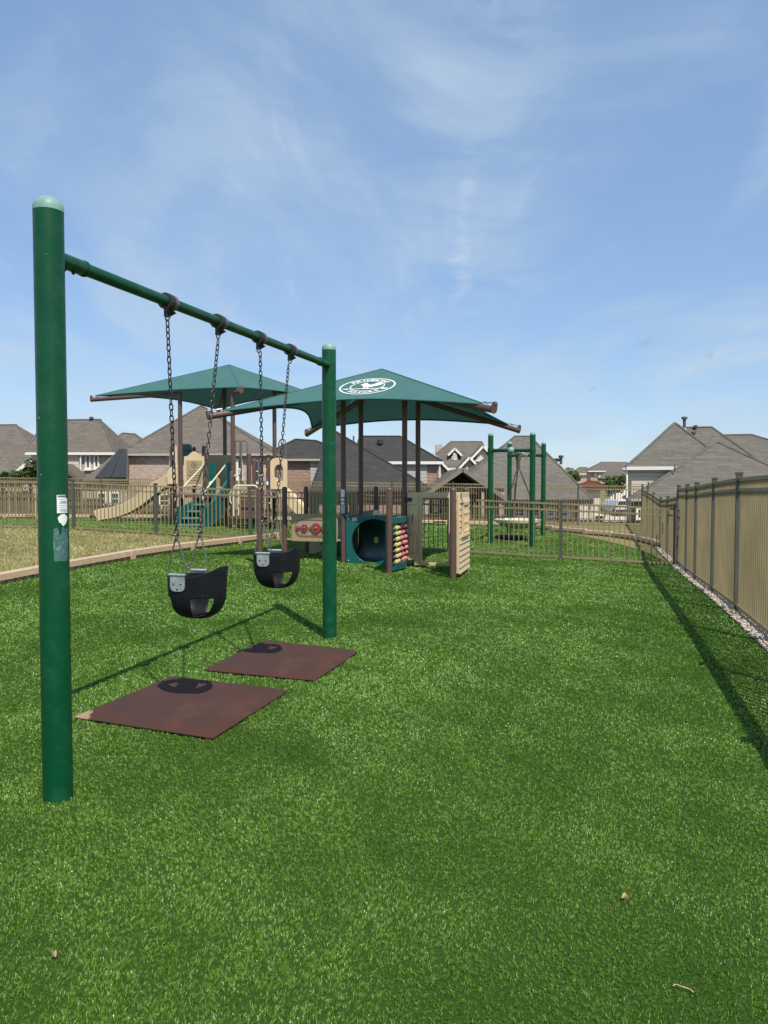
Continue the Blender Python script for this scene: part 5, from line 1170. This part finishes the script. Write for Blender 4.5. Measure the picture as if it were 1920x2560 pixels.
# right house
h7 = house('tall grey roofed house with cream siding above the right picket fence', 1720, 33)
A, B, k = hip(h7, 1567, 1830, 1166.5, (1683, 1058), (1686, 1058), 33, 1.0, 'shG', fas=0.15, rot=True); walls(h7, A, B, k, 'sidC', 0.22, rot=True)
A, B, k = hip(h7, 1600, 1905, 1160, (1690, 1069.5), (1776, 1068), 34.5, 0.9, 'shG', rot=True)
A, B, k = hip(h7, 1650, 2140, 1166, (1800, 1088), (1875, 1088), 35.0, 0.72, 'shG', rot=True); walls(h7, A, B, k, 'sidC', 0.45, rot=True)
A, B, k = hip(h7, 1577, 2110, 1247, (1789, 1105.5), (1792, 1105.5), 30.6, 0.8, 'shG', 'gutter', 0.10, rot=True); walls(h7, A, B, k, 'brickG', 0.45, rot=True)
slab(h7, 1611, 1621, 1249, 1330, 30.5, 'trim', 0.1, 'patio_post'); window(h7, 1589, 1607, 1268, 1300, 30.42, 'glass', 0.1, False)
gutter_pipe(h7, [(1557, 1171), (1560, 1174), (1567, 1176), (1567, 1260)], 33.1)
pipe(h7, 1711, 1048, 1070, 35.3, 0.07); pipe(h7, 1739, 1069, 1086, 35.6, 0.05); pipe(h7, 1734, 1085, 1124, 34.4, 0.055); pipe(h7, 1681, 1069, 1081, 34.5, 0.03, False, False); pipe(h7, 1774, 1072, 1085, 35.6, 0.03, False, False)
pipe(h7, 1621, 1204, 1210, 30.9, 0.03, False, False); pipe(h7, 1687, 1162, 1168, 31.3, 0.03, False, False)
# distant houses in the gap
h8 = house('distant brown house with white panel beyond the green tree', 1520, 112, zb=0.0)
A, B, k = hip(h8, 1471, 1600, 1177, (1502, 1155), (1566, 1155.5), 112, 0.8, 'shB'); walls(h8, A, B, k, 'brickT', 0.5, zbot=-1)
slab(h8, 1496, 1515, 1179, 1194, 112.3, 'stucco', 0.2); window(h8, 1486, 1493, 1182, 1191, 112.4, 'glass', 0.2, False)
o = Vector(h8.location); vs = [P(1496, 1196, 106)-o, P(1590, 1196, 106)-o, P(1590, 1168, 112)-o, P(1517, 1176, 112)-o]
MB().add(vs+[p+Vector((0,0.3,-0.3)) for p in vs], [(0,1,2,3), (7,6,5,4), (0,4,5,1), (1,5,6,2), (2,6,7,3), (3,7,4,0)]).build('porch_roof', 'shB', h8, smooth=0)
slab(h8, 1497, 1590, 1196, 1225, 106.5, 'brickT', 0.3, 'porch_wall'); window(h8, 1498, 1506, 1198, 1212, 106.4, 'glass', 0.2, False); window(h8, 1510, 1516, 1198, 1210, 106.4, 'glass', 0.2, False)
h9 = house('small distant house with brown hip roof left of the gap', 1455, 135, zb=0.2)
A, B, k = hip(h9, 1434, 1480, 1184, (1447, 1168), (1467, 1168), 135, 0.8, 'shB'); walls(h9, A, B, k, 'brickT', 0.4, zbot=-1)
for u in (1451, 1457, 1463): window(h9, u-2, u+2, 1186, 1191, 135.2, 'glass', 0.1, False)
h11 = house('tiny distant house roof between the low house and its neighbour', 1436, 150, zb=0.2)
A, B, k = hip(h11, 1400, 1446, 1186, (1418, 1172), (1434, 1173), 150, 0.8, 'shB'); walls(h11, A, B, k, 'brickT', 0.4, zbot=-1)
h10 = house('pale stucco house with low dark red roof beyond the low brick house', 1500, 48, 'house')
A, B, k = hip(h10, 1440, 1519, 1217.5, (1470, 1203), (1490, 1204), 48, 0.3, 'shR', 'dark', 0.12); walls(h10, A, B, k, 'stucco', 0.35)
window(h10, 1484, 1512, 1286, 1310, 48.3, 'glass', 0.1, False)
# ------------------------------------------------------------------ driveway, bin, car
a, b, c, d = [(P(u, 1207, Y).x, Y) for u, Y in ((1512, 72), (1606, 72), (1570, 108), (1536, 108))]
n = 14; L_l = [(a[0]+(d[0]-a[0])*i/n, a[1]+(d[1]-a[1])*i/n) for i in range(n+1)]; L_r = [(b[0]+(c[0]-b[0])*i/n, b[1]+(c[1]-b[1])*i/n) for i in range(n+1)]
mb = MB(); vs = [(x, y, gz(x, y)+0.03) for x, y in L_l] + [(x, y, gz(x, y)+0.03) for x, y in L_r]
tag(mb.add(vs, [(i, i+1, n+2+i, n+1+i) for i in range(n)]).build('driveway', 'concrete'), kind='structure')
x, y = P(1526, 1207, 92).x, 92; bn = thing('wheeled_bin', 'blue wheeled bin standing on the pale driveway in the gap', 'bin', (x, y, gz(x, y)+0.03))
MB().add([(-.24,-.26,0.05),(.24,-.26,0.05),(.24,.26,0.05),(-.24,.26,0.05),(-.32,-.34,1.0),(.32,-.34,1.0),(.32,.34,1.0),(-.32,.34,1.0)], [(3,2,1,0),(4,5,6,7),(0,1,5,4),(1,2,6,5),(2,3,7,6),(3,0,4,7)]).build('body', 'blue', bn, smooth=0)
MB().box((0, 0, 1.04), (0.70, 0.74, 0.07)).build('lid', 'blue', bn, bevel=0.02)
for s in (-1, 1): MB().cyl((s*0.22, 0.3, 0.1), (s*0.3, 0.3, 0.1), 0.1, 14).build('wheel', 'tyre', bn)
x, y = P(1543, 1207, 78).x, 78; cr = thing('parked_car', 'white parked car seen end on through the fences in the gap', 'car', (x, y, gz(x, y)+0.02), R(4))
prof = [(-0.86,0.30),(-0.88,0.75),(-0.80,0.98),(-0.62,1.42),(-0.50,1.50),(0.50,1.50),(0.62,1.42),(0.80,0.98),(0.88,0.75),(0.86,0.30)]
MB().prism(prof, (0,-2.0,0), (1,0,0), (0,0,1), (0,1,0), 4.0).build('body', 'carw', cr, smooth=0, bevel=0.08)
MB().prism([(-0.70,1.0),(-0.56,1.38),(0.56,1.38),(0.70,1.0)], (0,-2.015,0), (1,0,0), (0,0,1), (0,1,0), 0.02).build('rear_window', 'glass', cr, smooth=0)
MB().box((0,-2.03,0.42), (1.70, 0.08, 0.26)).build('bumper', 'tyre', cr, bevel=0.02)
for s in (-1, 1):
    MB().box((s*0.74,-2.01,0.82), (0.20,0.04,0.16)).build('tail_light', 'red', cr)
    for yy_ in (-1.3, 1.3): MB().cyl((s*0.70, yy_, 0.31), (s*0.88, yy_, 0.31), 0.31, 18).build('wheel', 'tyre', cr)
# ------------------------------------------------------------------ trees and shrubs
def tree(label, u, D, v_top, v_bot, w_px, mat, n=1500, leaf_s=0.16, name='tree', cat='tree', zb=None):
    x = P(u, 1207, D).x; z0 = gz(x, D) if zb is None else zb; zt = P(u, v_top, D).z; zbt = P(u, v_bot, D).z; w = w_px/FPX*D/2
    root = thing(name, label, cat, (x, D, z0)); H_ = zt-z0; h0 = max(0.2, zbt-z0); rr = random.Random(int(u*7+D))
    mb = MB().tube([(0,0,-0.1), (0.03,0,h0*0.5), (0.0,0.02,h0), (0.05,0,h0+(H_-h0)*0.5)], [H_*0.03+0.03, H_*0.024+0.02, H_*0.018+0.015, 0.012], 8)
    for k in range(7):
        an = k*0.9+rr.random(); l = w*rr.uniform(0.5, 0.85); z = h0*rr.uniform(0.8, 1.1)
        mb.tube([(0,0,z), (l*0.5*math.cos(an), l*0.5*math.sin(an), z+(H_-h0)*0.22), (l*math.cos(an), l*math.sin(an), z+(H_-h0)*rr.uniform(.35,.7))], [0.03, 0.02, 0.006], 5)
    mb.build('trunk', 'bark', root)
    cl = [(rr.uniform(-.75,.75)*w, rr.uniform(-.75,.75)*w, h0+(H_-h0)*rr.uniform(.12,.86), rr.uniform(.28,.5)*w) for _ in range(16)]
    mb = MB()
    for i in range(n):
        cx, cy, cz, r = cl[rr.randrange(len(cl))]; d = Vector((rr.gauss(0,1), rr.gauss(0,1), rr.gauss(0,.8))).normalized()*r*rr.uniform(.55, 1.05); c = Vector((cx, cy, min(cz, H_-r*0.5)))+d
        a = Vector((rr.gauss(0,1), rr.gauss(0,1), rr.gauss(0,.6))).normalized(); b = a.cross(Vector((rr.gauss(0,1), rr.gauss(0,1), rr.gauss(0,1)))).normalized(); s = leaf_s*rr.uniform(.6,1.3)
        mb.add([c-a*s, c+b*s*.5, c+a*s, c-b*s*.5], [(0,1,2,3)])
    mb.build('crown', mat, root, smooth=0); return root
tree('round green tree in the gap in front of the distant houses', 1538, 80, 1188, 1232, 52, 'leaf', 2200, 0.17)
tree('yellow green tree at the edge of the low hip roof', 1434, 88, 1178, 1212, 34, 'leaf', 1300, 0.17)
tree('bushy green tree in front of the cream gable left of the near post', 76, 36, 1154, 1212, 76, 'leafD', 2600, 0.10)
tree('low green shrub at the left picture edge behind the far fence', 8, 36.2, 1183, 1206, 60, 'leafD', 1700, 0.10, 'shrub', 'shrub')
tree('small young tree in front of the patio seen through the door panel', 1112, 31.6, 1262, 1300, 14, 'leafD', 500, 0.07, 'shrub', 'shrub')
tree('feathery distant treetop above the low hip roof', 1425, 170, 1168, 1190, 22, 'leafD', 700, 0.22)
